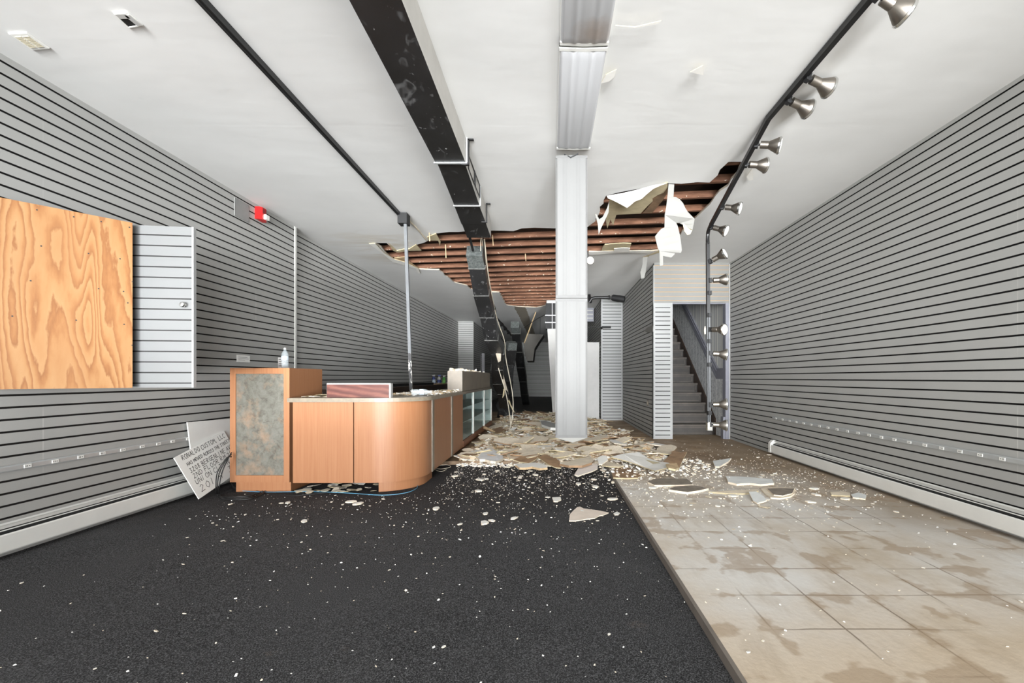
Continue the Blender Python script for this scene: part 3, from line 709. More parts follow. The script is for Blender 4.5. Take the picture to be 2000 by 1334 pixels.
# boxed drawer on the worktop
t = thing('drawer_box', 'white edged drawer box with reddish woodgrain front on the worktop', 'box', (-1.84, 4.5, .908))
m = MB(); a_, b_ = -2.15, -1.535
m.box((a_, 4.375, 1.036), (b_, 4.43, 1.048)); m.box((b_-.016, 4.375, .909), (b_, 4.43, 1.036)); m.box((a_, 4.375, .909), (a_+.012, 4.43, 1.036)); m.box((a_+.012, 4.41, .909), (b_-.016, 4.43, 1.036)); m.build('carcass', M['white_paint'], t)
m = MB(); m.box((a_+.004, 4.368, .911), (b_-.017, 4.38, 1.036)); m.build('front', M['redwood'], t)
# counter along the far wall with its bottles
m = MB(); m.box((-3.25, 6.5, FLOOR), (-2.78, 14.6, .90)); m.box((-3.27, 6.45, .90), (-2.74, 14.65, .935))
tag(m.build('back_counter', M['dark_wood']), 'long dark counter along the slatted wall behind the showcase', 'counter')
def bottle(name, label, pos, axis, h, r, mats, cat='bottle', sprayer=False, group=None):
    t_ = thing(name, label, cat, pos, group); A = Vector(axis).normalized(); p = Vector(pos)
    m = MB(); prof = [(r*.9,0),(r,.02*h),(r,.30*h)] + [(r*(.93 if k % 2 else 1), (.32+.035*k)*h) for k in range(9)] + [(r,.64*h),(r*.95,.70*h),(r*.7,.80*h),(r*.38,.87*h),(r*.36,.93*h)]
    if sprayer: prof = [(r*.95,0),(r,.03*h),(r,.5*h),(r*.9,.58*h),(r*.45,.68*h),(r*.4,.76*h)]
    m.lathe(prof, p, A, 18); m.build('body', mats[0], t_, 50)
    if sprayer:
        m = MB(); s = A.orthogonal().normalized() if abs(A.z) < .9 else Vector((1, 0, 0)); q = p + A*h*.76
        m.lathe([(r*.42,0),(r*.42,.06*h)], q, A, 12); m.bar(q + A*.09*h - s*r*.7, q + A*.13*h + s*r*1.1, r*.5, .12*h); m.bar(q + A*.06*h + s*r*.5, q - A*.10*h + s*r*.9, r*.2, .02*h); m.build('spray_head', mats[1], t_)
        m = MB(); m.lathe([(r*1.02,.12*h),(r*1.02,.42*h)], p, A, 18, caps=False); m.build('label', mats[2], t_)
    else:
        m = MB(); m.lathe([(r*.42,.92*h),(r*.42,h),(0,h)], p, A, 14); m.build('cap', M['white_paint'], t_)
        m = MB(); m.lathe([(r*1.01,.40*h),(r*1.01,.60*h)], p, A, 18, caps=False); m.build('label', mats[2], t_)
    return t_
lab = plain('pale_label', (196, 208, 218), .4, var=.15, scale=30)
bottle('water_bottle', 'clear water bottle standing on top of the tall cabinet', at(556.5, 719, 4.62), (0,0,1), .205, .034, (M['pet'], None, lab))
bottle('water_bottle', 'clear water bottle lying on its side on the worktop', (-1.485, 4.86, .944), (1,.35,.02), .21, .033, (M['pet'], None, lab))
bottle('spray_bottle', 'green spray bottle on the dark back counter', (-2.98, 12.75, .936), (0,0,1), .25, .045, (M['green'], M['white_paint'], plain('green_label', (120,180,90), .4)), sprayer=True)
bottle('spray_bottle', 'white spray bottle with a blue label on the dark back counter', (-3.08, 12.6, .936), (0,0,1), .27, .05, (M['white_paint'], M['blue'], M['blue']), sprayer=True)
bottle('cleaner_bottle', 'dark blue bottle leaning at the slatted wall on the back counter', (-3.19, 12.5, .936), (-.1,0,1), .27, .05, (M['blue'], M['white_paint'], lab), sprayer=True)
m = MB(); m.box((-3.22, 11.2, .936), (-2.8, 12.4, .95)); tag(m.build('tan_board', M['lath']), 'thin tan board lying by the spray bottles on the back counter', 'board')
m = MB(); p = Vector((-2.95, 8.4, .965)); m.bar(p, p + Vector((.1, 2.6, 0)), .06, .05); m.box((-2.97, 8.3, .936), (-2.87, 8.5, .96))
tag(m.build('dark_rail', M['black']), 'long dark rail lying along the back counter', 'rail')
m = MB(); m.lathe([(.02,0),(.028,.01),(.028,.03),(.015,.04)], (-2.92, 7.55, .936), (0,0,1), 14); tag(m.build('white_puck', M['white_paint'], None, 40), 'small round white fitting on the back counter', 'fitting')
m = MB(); m.box((-3.2, 13.4, .936), (-2.9, 13.8, .985)); tag(m.build('pale_box', M['white_paint']), 'small pale flat box past the bottles on the back counter', 'box')
m = MB(); p = at(849, 715, 14.2); m.bar((p.x-.12, p.y, p.z+.14), (p.x+.1, p.y, p.z-.02), .03, .02); m.bar((p.x-.12, p.y, p.z+.14), (p.x-.22, p.y+.02, p.z+.15), .04, .03)
tag(m.build('wall_hook', M['black']), 'black bracket on the slatted wall above the back counter', 'bracket')
# small notice standing behind the bottle
t = thing('notice_card', 'small white notice card standing behind the upright water bottle', 'card', at(548, 719, 4.8))
m = MB(); a_ = at(543, 719, 4.8); m.box((a_.x, 4.8, 1.195), (a_.x+.055, 4.806, 1.315)); m.build('card', M['white_paint'], t)
m = MB()
for k in range(4): m.box((a_.x+.008, 4.7985, 1.29-k*.022), (a_.x+.045, 4.8005, 1.297-k*.022))
m.build('print_lines', M['ink'], t)

# ================================================================== SIGN BOARDS AND CORDS
GL = {'A':[[(0,0),(.35,1),(.7,0)],[(.12,.35),(.58,.35)]],'B':[[(0,0),(0,1),(.5,.95),(.5,.6),(0,.52),(.6,.45),(.6,.05),(0,0)]],'C':[[(.65,.85),(.4,1),(.1,.8),(0,.4),(.15,.05),(.45,0),(.68,.15)]],
'D':[[(0,0),(0,1),(.4,.9),(.62,.5),(.4,.1),(0,0)]],'E':[[(.55,1),(0,1),(0,0),(.58,0)],[(0,.52),(.45,.52)]],'F':[[(.6,1),(0,1),(0,0)],[(0,.55),(.45,.55)]],'G':[[(.65,.85),(.35,1),(.05,.7),(.05,.25),(.35,0),(.65,.15),(.65,.45),(.4,.45)]],
'H':[[(0,0),(0,1)],[(.6,0),(.6,1)],[(0,.5),(.6,.5)]],'I':[[(.1,0),(.1,1)]],'J':[[(.5,1),(.5,.15),(.25,0),(0,.2)]],'K':[[(0,0),(0,1)],[(.55,1),(0,.45),(.6,0)]],'L':[[(0,1),(0,0),(.55,0)]],'M':[[(0,0),(.1,1),(.4,.4),(.7,1),(.8,0)]],
'N':[[(0,0),(0,1),(.6,0),(.6,1)]],'O':[[(.35,1),(.08,.8),(0,.45),(.15,.08),(.4,0),(.62,.2),(.68,.6),(.55,.9),(.35,1)]],'R':[[(0,0),(.05,1),(.5,.9),(.5,.6),(.05,.5),(.6,0)]],'S':[[(.55,.88),(.3,1),(.05,.8),(.5,.4),(.45,.08),(.2,0),(0,.12)]],
'T':[[(.3,0),(.3,1)],[(0,1),(.65,1)]],'U':[[(0,1),(.03,.2),(.3,0),(.55,.2),(.6,1)]],'V':[[(0,1),(.3,0),(.6,1)]],'Y':[[(0,1),(.3,.5)],[(.62,1),(.2,0)]],',':[[(.1,.1),(.03,-.15)]],
'0':[[(.3,1),(.05,.7),(.05,.3),(.3,0),(.55,.3),(.55,.7),(.3,1)]],'1':[[(.15,1),(.1,0)]],'2':[[(.03,.8),(.3,1),(.52,.75),(.0,.0),(.6,.03)]],'3':[[(.05,.95),(.45,.95),(.25,.55),(.5,.35),(.35,.02),(.0,.1)]],'4':[[(.1,1),(.0,.45),(.55,.5)],[(.5,1),(.42,0)]],
'5':[[(.55,1),(.1,1),(.08,.6),(.45,.5),(.4,.08),(.0,.05)]],'8':[[(.3,.52),(.05,.78),(.3,1),(.52,.78),(.05,.25),(.3,0),(.55,.25),(.3,.52)]]}
def lettering(lines, A, U, V, nrm, size, parent):
    """marker writing: lines = (text, start, end, baseline, height) as fractions of the board"""
    m = MB(); rr = random.Random(3)
    for text, s0, s1, base, hh in lines:
        tot = sum((.45 if c == ' ' else .9) for c in text); step = (s1-s0)/tot; x = s0
        for c in text:
            w = .45 if c == ' ' else .9
            if c in GL:
                sx = step*.98; j = rr.uniform(-.006, .006); sl = .12
                for st in GL[c]:
                    pts = []
                    for gx, gy in st:
                        u = x + (gx + gy*sl)*sx; v = base + j - gy*hh
                        pts.append(A + U*u + V*v + nrm*.0006)
                    for p_, q_ in zip(pts, pts[1:]):
                        dd = (q_-p_); 
                        if dd.length < 1e-5: continue
                        e = dd.normalized(); wv = nrm.cross(e)*.0025
                        m.face([p_-wv-e*.001, q_-wv+e*.001, q_+wv+e*.001, p_+wv-e*.001])
            x += step*w
    return m.build('marker_writing', M['ink'], parent)
Cc, Aa, Bb = Vector((-3.155, 4.06, .004)), Vector((-3.30, 3.99, .40)), Vector((-3.332, 4.65, .556))
U = Bb - Aa; V = Cc - Aa; V = V - U*(V.dot(U)/U.dot(U)); nr = V.cross(U).normalized()
if nr.x < 0: nr = -nr
t = thing('handwritten_sign_board', 'white board with black handwritten moving notice leaning beside the tall cabinet', 'sign', Cc)
m = MB(); m.sheet([Aa, Aa+U, Aa+U+V, Aa+V], -nr, .008); m.build('board', M['sign_white'], t)
lettering([('RONALDO CUSTOM, LLC', .096, .965, .137, .10), ('HAS MOVED ACROSS THE STREET', .115, 1.0, .285, .072), ('3208 BERGENLINE AVE', .103, 1.0, .443, .10), ('2ND FLOOR RM 20', .105, .93, .575, .10), ('UNION CITY NJ', .087, .86, .715, .105), ('201 4  35', .095, .9, .90, .14)], Aa, U, V, nr, 1, t)
m = MB(); a_ = [Vector((-3.349, 4.2, .69)), Vector((-3.349, 5.0, .665)), Vector((-3.338, 5.02, .204)), Vector((-3.338, 4.26, .204))]
m.sheet(a_, (-1, 0, 0), .01); tag(m.build('blank_board', M['sign_white']), 'blank white board leaning behind the handwritten board', 'board')
def curve(ctrl, n=10):
    P_ = [Vector(p) for p in ctrl]; P_ = [P_[0]*2-P_[1]] + P_ + [P_[-1]*2-P_[-2]]; out = []
    for i in range(1, len(P_)-2):
        for k in range(n):
            u = k/n; a0, a1, a2, a3 = P_[i-1:i+3]
            out.append(.5*((2*a1) + (a2-a0)*u + (2*a0-5*a1+4*a2-a3)*u*u + (3*a1-a0-3*a2+a3)*u**3))
    return out + [P_[-2]]
def cord(name, label, cat, ctrl, r, mat, group=None, seg=6):
    m = MB(); m.tube(curve(ctrl), r, seg); o = m.build(name, mat, None, 60); return tag(o, label, cat, group)
cf = lambda x, y, z=.008: on_floor(x, y, z)
for i, (xx, k) in enumerate(((451, 0), (447, 5), (449, 9))):
    cord('black_cable', 'black cable drooping in front of the handwritten board to the carpet', 'cable',
         [at(452, 884+i*4, 4.33), at(446-k*.4, 895, 4.26), at(434-k, 922, 4.2), at(428-k*.7, 952, 4.16), cf(429-k*.5, 966), cf(440, 975-i*2), cf(490, 974-i*3), cf(518, 960-i*2), cf(505, 955), cf(462, 955-i), cf(452, 945)], .005, M['rubber'], 'black cables beside the tall cabinet')
cord('black_cable_tail', 'thin black cable tail curving over the carpet before the counter', 'cable', [cf(470,953), cf(520,962), cf(570,968), cf(600,966), cf(640,962)], .003, M['rubber'])
cord('blue_cord', 'pale blue cord lying along the counter foot on the carpet', 'cord', [cf(462,958), cf(520,961), cf(600,960), cf(680,963), cf(745,967), cf(790,963), cf(812,955), cf(816,948)], .0035, M['blue_cord'])
cord('cream_cord', 'tangled cream cord on the floor at the counter side', 'cord', [cf(836,918), cf(850,911), cf(872,908), cf(880,912), cf(862,916), cf(845,914), cf(860,921), cf(872,917)], .003, M['cream_wire'])
# ================================================================== CEILING DUCT, POLE, LIGHTS
def rect_loft(m, rings, mats):
    """rings of (y, xl, xr, zb, zt); mats: bottom, right, top, left"""
    b = len(m.v)
    for y, xl, xr, zb, zt in rings: m.v += [(xl,y,zb),(xr,y,zb),(xr,y,zt),(xl,y,zt)]
    for k in range(len(rings)-1):
        for i in range(4):
            j = (i+1) % 4; m.f.append((b+4*k+i, b+4*k+j, b+4*k+4+j, b+4*k+4+i)); m.m.append(mats[i])
    n = len(rings)-1
    m.f.append((b+3,b+2,b+1,b)); m.m.append(0); m.f.append((b+4*n,b+4*n+1,b+4*n+2,b+4*n+3)); m.m.append(0)
DM = [M['duct'], plain('pale_painted_duct_side', (176, 173, 167), .5, var=.05), M['galv']]
t = thing('ceiling_duct', 'black square air duct running under the white ceiling to a broken end', 'duct', (-.83, 3.5, 2.9))
ZC = CEIL - .001; ZB = 2.888
m = MB(); rect_loft(m, [(YF, -.945, -.70, ZB, ZC), (3.78, -.955, -.705, ZB, ZC)], (0,1,0,0)); m.build('duct_section', DM, t)
m = MB(); rect_loft(m, [(3.79, -.945, -.715, ZB+.006, ZC), (4.72, -.995, -.735, ZB-.002, ZC)], (0,1,0,0)); m.build('duct_section', DM, t)
m = MB(); rect_loft(m, [(4.73, -1.0, -.74, ZB+.004, ZC), (5.30, -1.035, -.745, ZB, ZC)], (0,1,0,0)); m.build('duct_section', DM, t)
m = MB(); rect_loft(m, [(5.31, -1.03, -.748, ZB+.003, ZC), (5.80, -1.06, -.757, ZB-.002, ZC)], (0,1,0,0)); m.build('duct_section', DM, t)
for y, xl, xr in ((3.78, -.968, -.695), (4.725, -1.005, -.728)):
    m = MB(); m.box((xl, y-.006, ZB-.008), (xr, y+.012, ZB+.004)); m.box((xr-.006, y-.006, ZB), (xr+.006, y+.012, ZC)); m.build('flange', M['grey_metal'], t)
for y, xr in ((3.80, -.69), (5.2, -.735)):
    m = MB(); m.box((xr, y-.012, ZB-.01), (xr+.012, y+.012, ZC-.004)); m.box((xr, y-.012, ZC-.012), (xr+.05, y+.012, ZC-.002)); m.box((xr-.05, y-.012, ZB-.014), (xr+.012, y+.012, ZB-.006)); m.build('hanger', M['black'], t)
m = MB()
for y0, y1 in ((3.98, 4.3), (4.34, 4.62)):
    for z in (2.93, 3.05): m.box((-.722, y0, z), (-.714, y1, z+.008))
    for y in (y0, y1): m.box((-.722, y, 2.93), (-.712, y+.01, 3.058))
m.build('side_register', M['black'], t)

M['seam_band'] = plain('scuffed_seam_band', (112, 111, 108), .5, var=.25, scale=20)
def fallen_duct(name, label, pts, w, h, galv_end=.3, jit=.03, nsec=7, seed=1, up=(0,0,1)):
    rr = random.Random(seed); t_ = thing(name, label, 'duct', pts[-1])
    A, B = Vector(pts[0]), Vector(pts[-1]); d = (B-A).normalized(); L = (B-A).length
    m = MB(); m.bar(A, A + d*galv_end, w*.96, h*.96, up=up); m.build('sleeve_end', M['galv'], t_)
    cuts = [galv_end + (L-galv_end)*k/nsec for k in range(nsec+1)]
    off = Vector((0,0,0))
    for k in range(nsec):
        o2 = Vector((rr.uniform(-jit, jit), rr.uniform(-jit, jit), rr.uniform(-jit, jit)))*(1+k*.35)
        m = MB(); m.bar(A + d*(cuts[k]-.02) + off, A + d*cuts[k+1] + o2, w*rr.uniform(.97, 1.03), h*rr.uniform(.95, 1.03), up=up); m.build('duct_section', M['duct'], t_)
        m = MB(); m.bar(A + d*(cuts[k]-.024) + off, A + d*(cuts[k]-.016) + off, w*1.045, h*1.045, up=up); m.build('seam_band', M['seam_band'], t_)
        off = o2
    return t_
fallen_duct('fallen_duct', 'long black duct leaning from the broken ceiling down past the glass showcase', [at(927, 490, 6.7), at(988, 792, 11.6)], .25, .2, seed=4, nsec=8)
fallen_duct('fallen_duct', 'black duct with a grey open end leaning before the rear slatted wall', [at(1006, 634, 13.4), at(1029, 786, 18.2)], .26, .22, .35, nsec=5, seed=8)
fallen_duct('fallen_duct', 'short pale topped duct leaning behind the dangling wires', [at(1000, 668, 12.2), at(982, 800, 12.9)], .25, .2, .22, nsec=4, seed=5)
# connecting bar from the duct end to the fallen piece
m = MB(); m.bar(at(917, 462, 5.85), at(924, 490, 6.6), .03, .02); tag(m.build('bent_duct_strap', M['black_matte']), 'bent dark strap linking the ceiling duct end to the leaning duct', 'strap')
# crumpled duct boot on the floor at the foot
m = MB(); c = at(987, 800, 12.4); c.z = FLOOR
rg = []
for z, s, dx in ((0, 1, 0), (.16, 1.05, .02), (.3, .85, -.05), (.42, .6, -.08)):
    rg.append([(c.x+dx+s*x*(1+.1*math.sin(z*30+i)), c.y+s*y, c.z+z+.03*math.sin(i*2+z*9)) for i, (x, y) in enumerate([(-.2,-.25),(.0,-.3),(.22,-.24),(.24,.2),(0,.28),(-.22,.22)])])
m.loft(rg); tag(m.build('crumpled_duct_boot', M['duct']), 'crumpled black duct piece on the floor at the foot of the leaning duct', 'duct')
# funnel hanging before the rear wall
pf = [(1029,652),(1062,653.5),(1052,668),(1044,681),(1041,705),(1029,705),(1025,690),(1023,671)]
m = MB(); a_ = [at(x, y, 15) for x, y in pf]; b_ = [at(x, y, 15) + Vector((.02, .6, -.03)) for x, y in pf]; m.loft([a_, b_], 0); m.m = [1 if i in (0,1,2,3) else 0 for i in range(len(m.m))]; m.m[-1] = m.m[-2] = 0
tag(m.build('duct_funnel', [plain('dull_grey_tin', (78, 75, 69), .7), M['black_matte']]), 'grey tin duct funnel hanging askew before the rear slatted wall', 'duct')
m = MB(); a_ = at(1055, 653, 15); m.bar(a_, Vector((a_.x, 15, CEIL)), .01, .01); m.bar(at(1035, 654, 15.1), Vector((at(1035, 654, 15.1).x, 15.1, CEIL)), .01, .01); tag(m.build('hanger_wire', M['black_matte']), 'thin dark wires holding the tin funnel from the ceiling', 'wire')
m = MB(); m.bar(at(957.5, 606, 10.5), at(999, 655, 12.5), .035, .035)
for k in (.45, .62, .78):
    p = at(957.5, 606, 10.5).lerp(at(999, 655, 12.5), k); m.lathe([(.03,0),(.05,.09)], p, (.4,-.5,-.7), 10)
tag(m.build('fallen_light_rail', M['black']), 'black light rail sloping behind the leaning duct with small lamps', 'track')
m = MB(); m.bar(at(1046.5, 609.5, 13.8), at(1024, 670, 13.4), .03, .015); tag(m.build('pale_stick', M['lath']), 'pale wooden stick slanting beside the tin funnel', 'stick')
m = MB(); m.tube([at(1024, 640, 14), at(1050, 622, 13.2), at(1070, 612, 12.1)], .008, 5); tag(m.build('slack_wire', M['black_matte']), 'dark wire stretched to the black box hanging by the light panels', 'wire')
# black ventilation box with pale bands, white board under it
t = thing('hanging_duct_box', 'black duct box with pale bands hanging behind the upright light panels', 'duct', (0, 12.2, 2.4))
a_ = at(1066, 592, 12); b_ = at(1090, 642, 12)
m = MB(); m.box((a_.x, 12, b_.z), (b_.x, 12.4, a_.z)); m.build('box', M['black_matte'], t)
m = MB(); m.box((a_.x+.02, 12.0, a_.z), (b_.x, 12.4, a_.z+.11)); m.build('white_top', M['white_paint'], t)
m = MB()
for y in (616, 630): z = at(0, y, 12).z; m.box((a_.x-.015, 11.985, z-.012), (b_.x, 12.42, z+.012))
z = at(1078.5, 600, 12); m.box((z.x-.006, 11.985, b_.z), (z.x+.006, 12, a_.z)); m.build('band', M['grey_metal'], t)
m = MB()
for x in (a_.x+.05, b_.x-.05): m.box((x, 12.2, a_.z+.1), (x+.01, 12.21, CEIL))
m.build('hanger', M['black_matte'], t)
m = MB(); m.sheet([at(1069.5, 642, 12.05), at(1088, 641, 12.05), Vector((.17, 12.9, FLOOR)), Vector((.07, 12.9, FLOOR))], (-.2, -1, .3), .03)
tag(m.build('leaning_white_board', M['white_paint']), 'narrow white board leaning under the hanging black duct box', 'board')
# grey panels beyond the return wall
for i, (xa, xb) in enumerate(((929, 933), (935.5, 939.5), (941, 946.5))):
    a_ = at(xa, 690, 17.6 + .2*i); b_ = at(xb, 690, 17.6 + .2*i); m = MB(); m.box((a_.x, a_.y, FLOOR), (b_.x, a_.y+.04, a_.z))
    tag(m.build('grey_upright_panel', plain('grey_upright', (150, 148, 152), .5)), 'narrow grey upright panel standing past the slatted return wall', 'panel', 'grey panels past the return wall')

# wires and torn bits along the leaning duct
W_ = [([(941,466,6.2),(947,500,6.9),(951,560,7.9),(966,640,9.2),(969,700,10),(988,768,9.9),(996,815,9.4),(997,839,9.3)], .009, 'cream_wire'),
      ([(939,466,6.25),(939,490,6.6)], .007, 'cream_wire'),
      ([(944,466,6.2),(948,520,7.2),(957,575,8.2),(968,605,8.8),(969,640,9.3),(984,668,9.9)], .009, 'rubber'),
      ([(946,468,6.2),(955,545,7.6),(970,620,9),(985,665,9.8),(988,700,10.2),(1001,770,9.9),(1001,815,9.3),(994,843,8.95)], .010, 'cream_wire')]
for pts, r, mt in W_:
    cord('hanging_wire', 'thin wire trailing down the leaning black duct from the ceiling hole', 'wire', [at(a, b, d*(.97 if d > 6.5 and b < 780 else 1)) for a, b, d in pts], r, M[mt], 'wires along the leaning duct')
for pts, y, lab in (([(970,646),(976,652),(979,680),(978,705),(973,708),(968,690),(965,665)], 9.2, 'jagged cream paper piece caught in the wires along the leaning duct'),
                    ([(983,750),(990,768),(998,790),(1007,809),(1000,800),(990,778),(984,765)], 11.2, 'pointed tan strip sticking out low by the leaning duct'),
                    ([(981,752),(986,756),(985,772),(981,778),(983,762)], 10.6, 'small orange wood splinter at the lower leaning duct'),
                    ([(972,706),(978,712),(984,735),(992,765),(986,760),(978,735)], 10.2, 'thin cream strip bent around the lower leaning duct')):
    sheet_from(pts, lambda x, yy, y=y: y, 'torn_strip', lab, 'torn paper', M['tan_paper'] if 'cream' not in lab else M['gypsum'], th=.01)

# ---------------------------------------------------------------- fluorescent panels
def light_panel(O, along, across, outv, L, W, label, lens='diffuser'):
    O, al, ac, ou = Vector(O), Vector(along), Vector(across), Vector(outv)
    t_ = thing('fluorescent_light', label, 'light', O)
    Pt = lambda a, c, h: O + al*a + ac*c + ou*h
    m = MB(); m.loft([[Pt(a, c, h) for c, h in ((0,0),(W,0),(W,.028),(0,.028))] for a in (0, L)]); m.build('housing', M['panel_housing' if lens == 'diffuser' else 'white_metal'], t_)
    prof = []
    n = 40
    for k in range(n+1):
        s = k/n; lob = max(math.exp(-((s-.29)/.055)**2), math.exp(-((s-.71)/.055)**2)); mid = .006*math.exp(-((s-.5)/.10)**4)
        edge = min(1, s/.05, (1-s)/.05)
        prof.append((W*(.01+.98*s), .028 + edge*.02 + lob*.010 + mid))
    m = MB(); e = .025
    rows = [(e, .55), (e+.05, 1), (L-e-.05, 1), (L-e, .55)]
    grid = [[Pt(a, c, .028 + (h-.028)*k) for c, h in prof] for a, k in rows]
    b = len(m.v)
    for r in grid: m.v += [tuple(p) for p in r]
    for r in range(len(grid)-1):
        for i in range(n): m.f.append((b+r*(n+1)+i, b+r*(n+1)+i+1, b+(r+1)*(n+1)+i+1, b+(r+1)*(n+1)+i)); m.m.append(0)
    m.build('diffuser', M[lens], t_, 60)
    for a in (0, L-e):
        m = MB(); m.loft([[Pt(x, c, h) for c, h in ((0,.0),(W,.0),(W,.036),(W*.5,.042),(0,.036))] for x in (a, a+e)]); m.build('end_cap', M['panel_housing' if lens == 'diffuser' else 'white_metal'], t_)
    return t_
Wp = .287
light_panel((.055, .24, CEIL-.002), (0,1,0), (1,0,0), (0,0,-1), 1.21, Wp, 'white ceiling light panel over the shop front end of the row', 'diffuser_ceiling')
light_panel((.055, 1.46, CEIL-.002), (0,1,0), (1,0,0), (0,0,-1), 1.22, Wp, 'white ceiling light panel with a brown stain by its joint', 'diffuser_ceiling')
light_panel((.053, 2.70, CEIL-.002), (0,1,0), (1,0,0), (0,0,-1), 1.20, Wp, 'ceiling light panel meeting the top of the upright hanging panels', 'diffuser_ceiling')
light_panel((.046, 3.975, 3.025), (0,0,-1), (1,0,0), (0,-1,0), 1.235, .274, 'upper one of two white light panels hanging upright from the ceiling')
light_panel((.044, 3.975, 1.786), (0,0,-1), (1,0,0), (0,-1,0), 1.205, .276, 'lower one of two white light panels hanging upright above the rubble')
m = MB(); m.bar((.12, 3.95, 3.04), (.18, 3.93, 3.0), .012, .008); m.bar((.24, 3.93, 3.035), (.17, 3.93, 3.0), .01, .008); tag(m.build('panel_clip', M['dark_slot']), 'small dark broken clip at the joint of ceiling and hanging light panels', 'clip')
m = MB(); z0 = .581; m.sheet([(.05, 3.93, z0), (.315, 3.93, z0), (.25, 3.92, z0-.02), (.19, 3.915, z0-.038), (.11, 3.92, z0-.018)], (0, 1, 0), .012)
tag(m.build('torn_panel_flap', M['white_paper']), 'crumpled white flap under the lower end of the hanging light panels', 'flap')

# ---------------------------------------------------------------- light tracks
t = thing('light_track', 'straight black light track on the ceiling above the beech counter', 'track', (-1.82, 3.5, 3.07))
m = MB(); m.box((-1.842, YF, 3.055), (-1.806, 5.5, CEIL-.001)); m.build('rail', M['black'], t)
m = MB(); m.box((-1.828, YF, 3.052), (-1.82, 5.45, 3.056)); m.build('slot', M['dark_slot'], t)
a_, b_ = at(779, 421, 5.5), at(797, 438, 5.5); m = MB(); m.box((a_.x, 5.45, b_.z), (b_.x, 5.58, a_.z+.02)); m.build('end_box', M['black_matte'], t)
t = thing('hanging_pole', 'thin silver pole hanging from the black track box down to the worktop', 'pole', at(803, 769, 5.5))
a_, k_, b_ = at(792, 438, 5.5), at(800.6, 690, 5.5), at(803.3, 768.5, 5.5)
m = MB(); m.bar(a_, k_, .036, .03); m.build('silver_rail', M['pole_steel'], t)
def chipped():
    q = N('chipped_black_rail', .4, .3); f = q.mask(q.noise(28, 3, .6, q.co((1, 1, .5))), .55, .6); q.color(q.mix(f, (26, 26, 27), (190, 186, 178))); return q.mat
m = MB(); m.bar(k_, b_, .036, .03); m.build('black_rail', chipped(), t)
cord('ceiling_conduit', 'thin cream conduit on the ceiling from the track box to the hole', 'conduit', [on_ceiling(800, 432, CEIL-.012), on_ceiling(815, 447, CEIL-.012), on_ceiling(833, 469, CEIL-.012)], .010, M['cream_wire'])

A = Vector((1.655, 3.454, 3.072)); B = Vector((1.80, 5.2, 2.785)); D_ = Vector((1.815, 5.2, .53))
t = thing('bent_light_track', 'black light track along the ceiling, bent down and hanging before the stairs', 'track', (1.75, 4, 2.8))
m = MB(); m.bar((1.672, YF, 3.072), A, .036, .036); m.build('ceiling_rail', M['black'], t)
m = MB(); m.bar(A + (A-B).normalized()*.01, B + (A-B)*.07 , .036, .036); m.build('sagging_rail', M['black'], t)
u1 = (A-B).normalized()
arc = [B + (A-B)*.07, B + u1*.06 + Vector((0,0,-.005)), B + Vector((0, .0, -.03)), B + Vector((.001, .012, -.09)), B + Vector((.002, .012, -.16))]
m = MB(); m.tube(curve(arc, 5), .021, 8); m.build('curved_joint', M['black'], t, 40)
z1 = at(0, 620, 5.2).z
m = MB(); m.bar(B + Vector((.002, .012, -.14)), (1.807, 5.212, z1), .036, .036); m.build('hanging_rail', M['black'], t)
m = MB(); m.bar((1.807, 5.212, z1), (1.815, 5.212, .56), .034, .03); m.build('silver_rail', M['pole_steel'], t)
m = MB(); m.bar((1.802, 5.192, z1+.01), (1.812, 5.192, .6), .007, .012); m.build('slot', M['dark_slot'], t)
for z in (at(0, 572, 5.2).z, at(0, 615, 5.2).z, at(0, 666, 5.2).z, at(0, 712, 5.2).z, at(0, 806, 5.2).z):
    m = MB(); m.box((1.795, 5.17, z-.025), (1.835, 5.235, z+.02)); m.build('connector', M['black_matte'], t)
m = MB(); m.box((1.79, 5.18, .50), (1.845, 5.24, .59)); m.box((1.80, 5.165, .52), (1.812, 5.19, .60)); m.build('end_feed', M['chrome'], t)
m = MB(); p = at(1377, 646, 5.2); m.lathe([(.008,-.04),(.012,.0),(.006,.05)], p, (0,0,1), 8); m.build('cable_clip', M['cream_wire'], t)
def on_rail(py):
    if py < 232: y = F*(3.072-EYE)/(CY-py); return Vector((1.66, y, 3.06))
    if py < 450:
        lo, hi = 0., 1.
        for _ in range(40):
            k = (lo+hi)/2; p = A.lerp(B, k)
            if CY - (p.z-EYE)*F/p.y < py: lo = k
            else: hi = k
        return A.lerp(B, lo)
    return Vector((1.806, 5.2, EYE + (CY-py)*5.2/F))
def lamp_proto():
    t_ = thing('track_lamp', 'x', 'lamp')
    m = MB(); m.box((-.018, -.026, -.012), (.018, .026, .016)); m.lathe([(.009, .01), (.009, .045)], (0, 0, 0), (0, 0, 1), 8); m.build('adapter', M['black_matte'], t_)
    m = MB(); m.lathe([(.0, .030), (.029, .032), (.029, .092), (.027, .094)], seg=24); m.build('socket', M['steel'], t_, 35)
    m = MB(); m.lathe([(.026, .092), (.030, .096), (.060, .158), (.061, .166)], seg=28); m.build('shade', M['steel'], t_, 35)
    m = MB(); m.lathe([(.061, .164), (.067, .166), (.067, .178), (.061, .184), (.056, .18)], seg=28); m.build('rim', M['chrome'], t_, 35)
    m = MB(); m.lathe([(.057, .178), (.05, .186), (.025, .190), (0, .191)], seg=24); m.build('lens', M['lens'], t_, 60)
    return t_
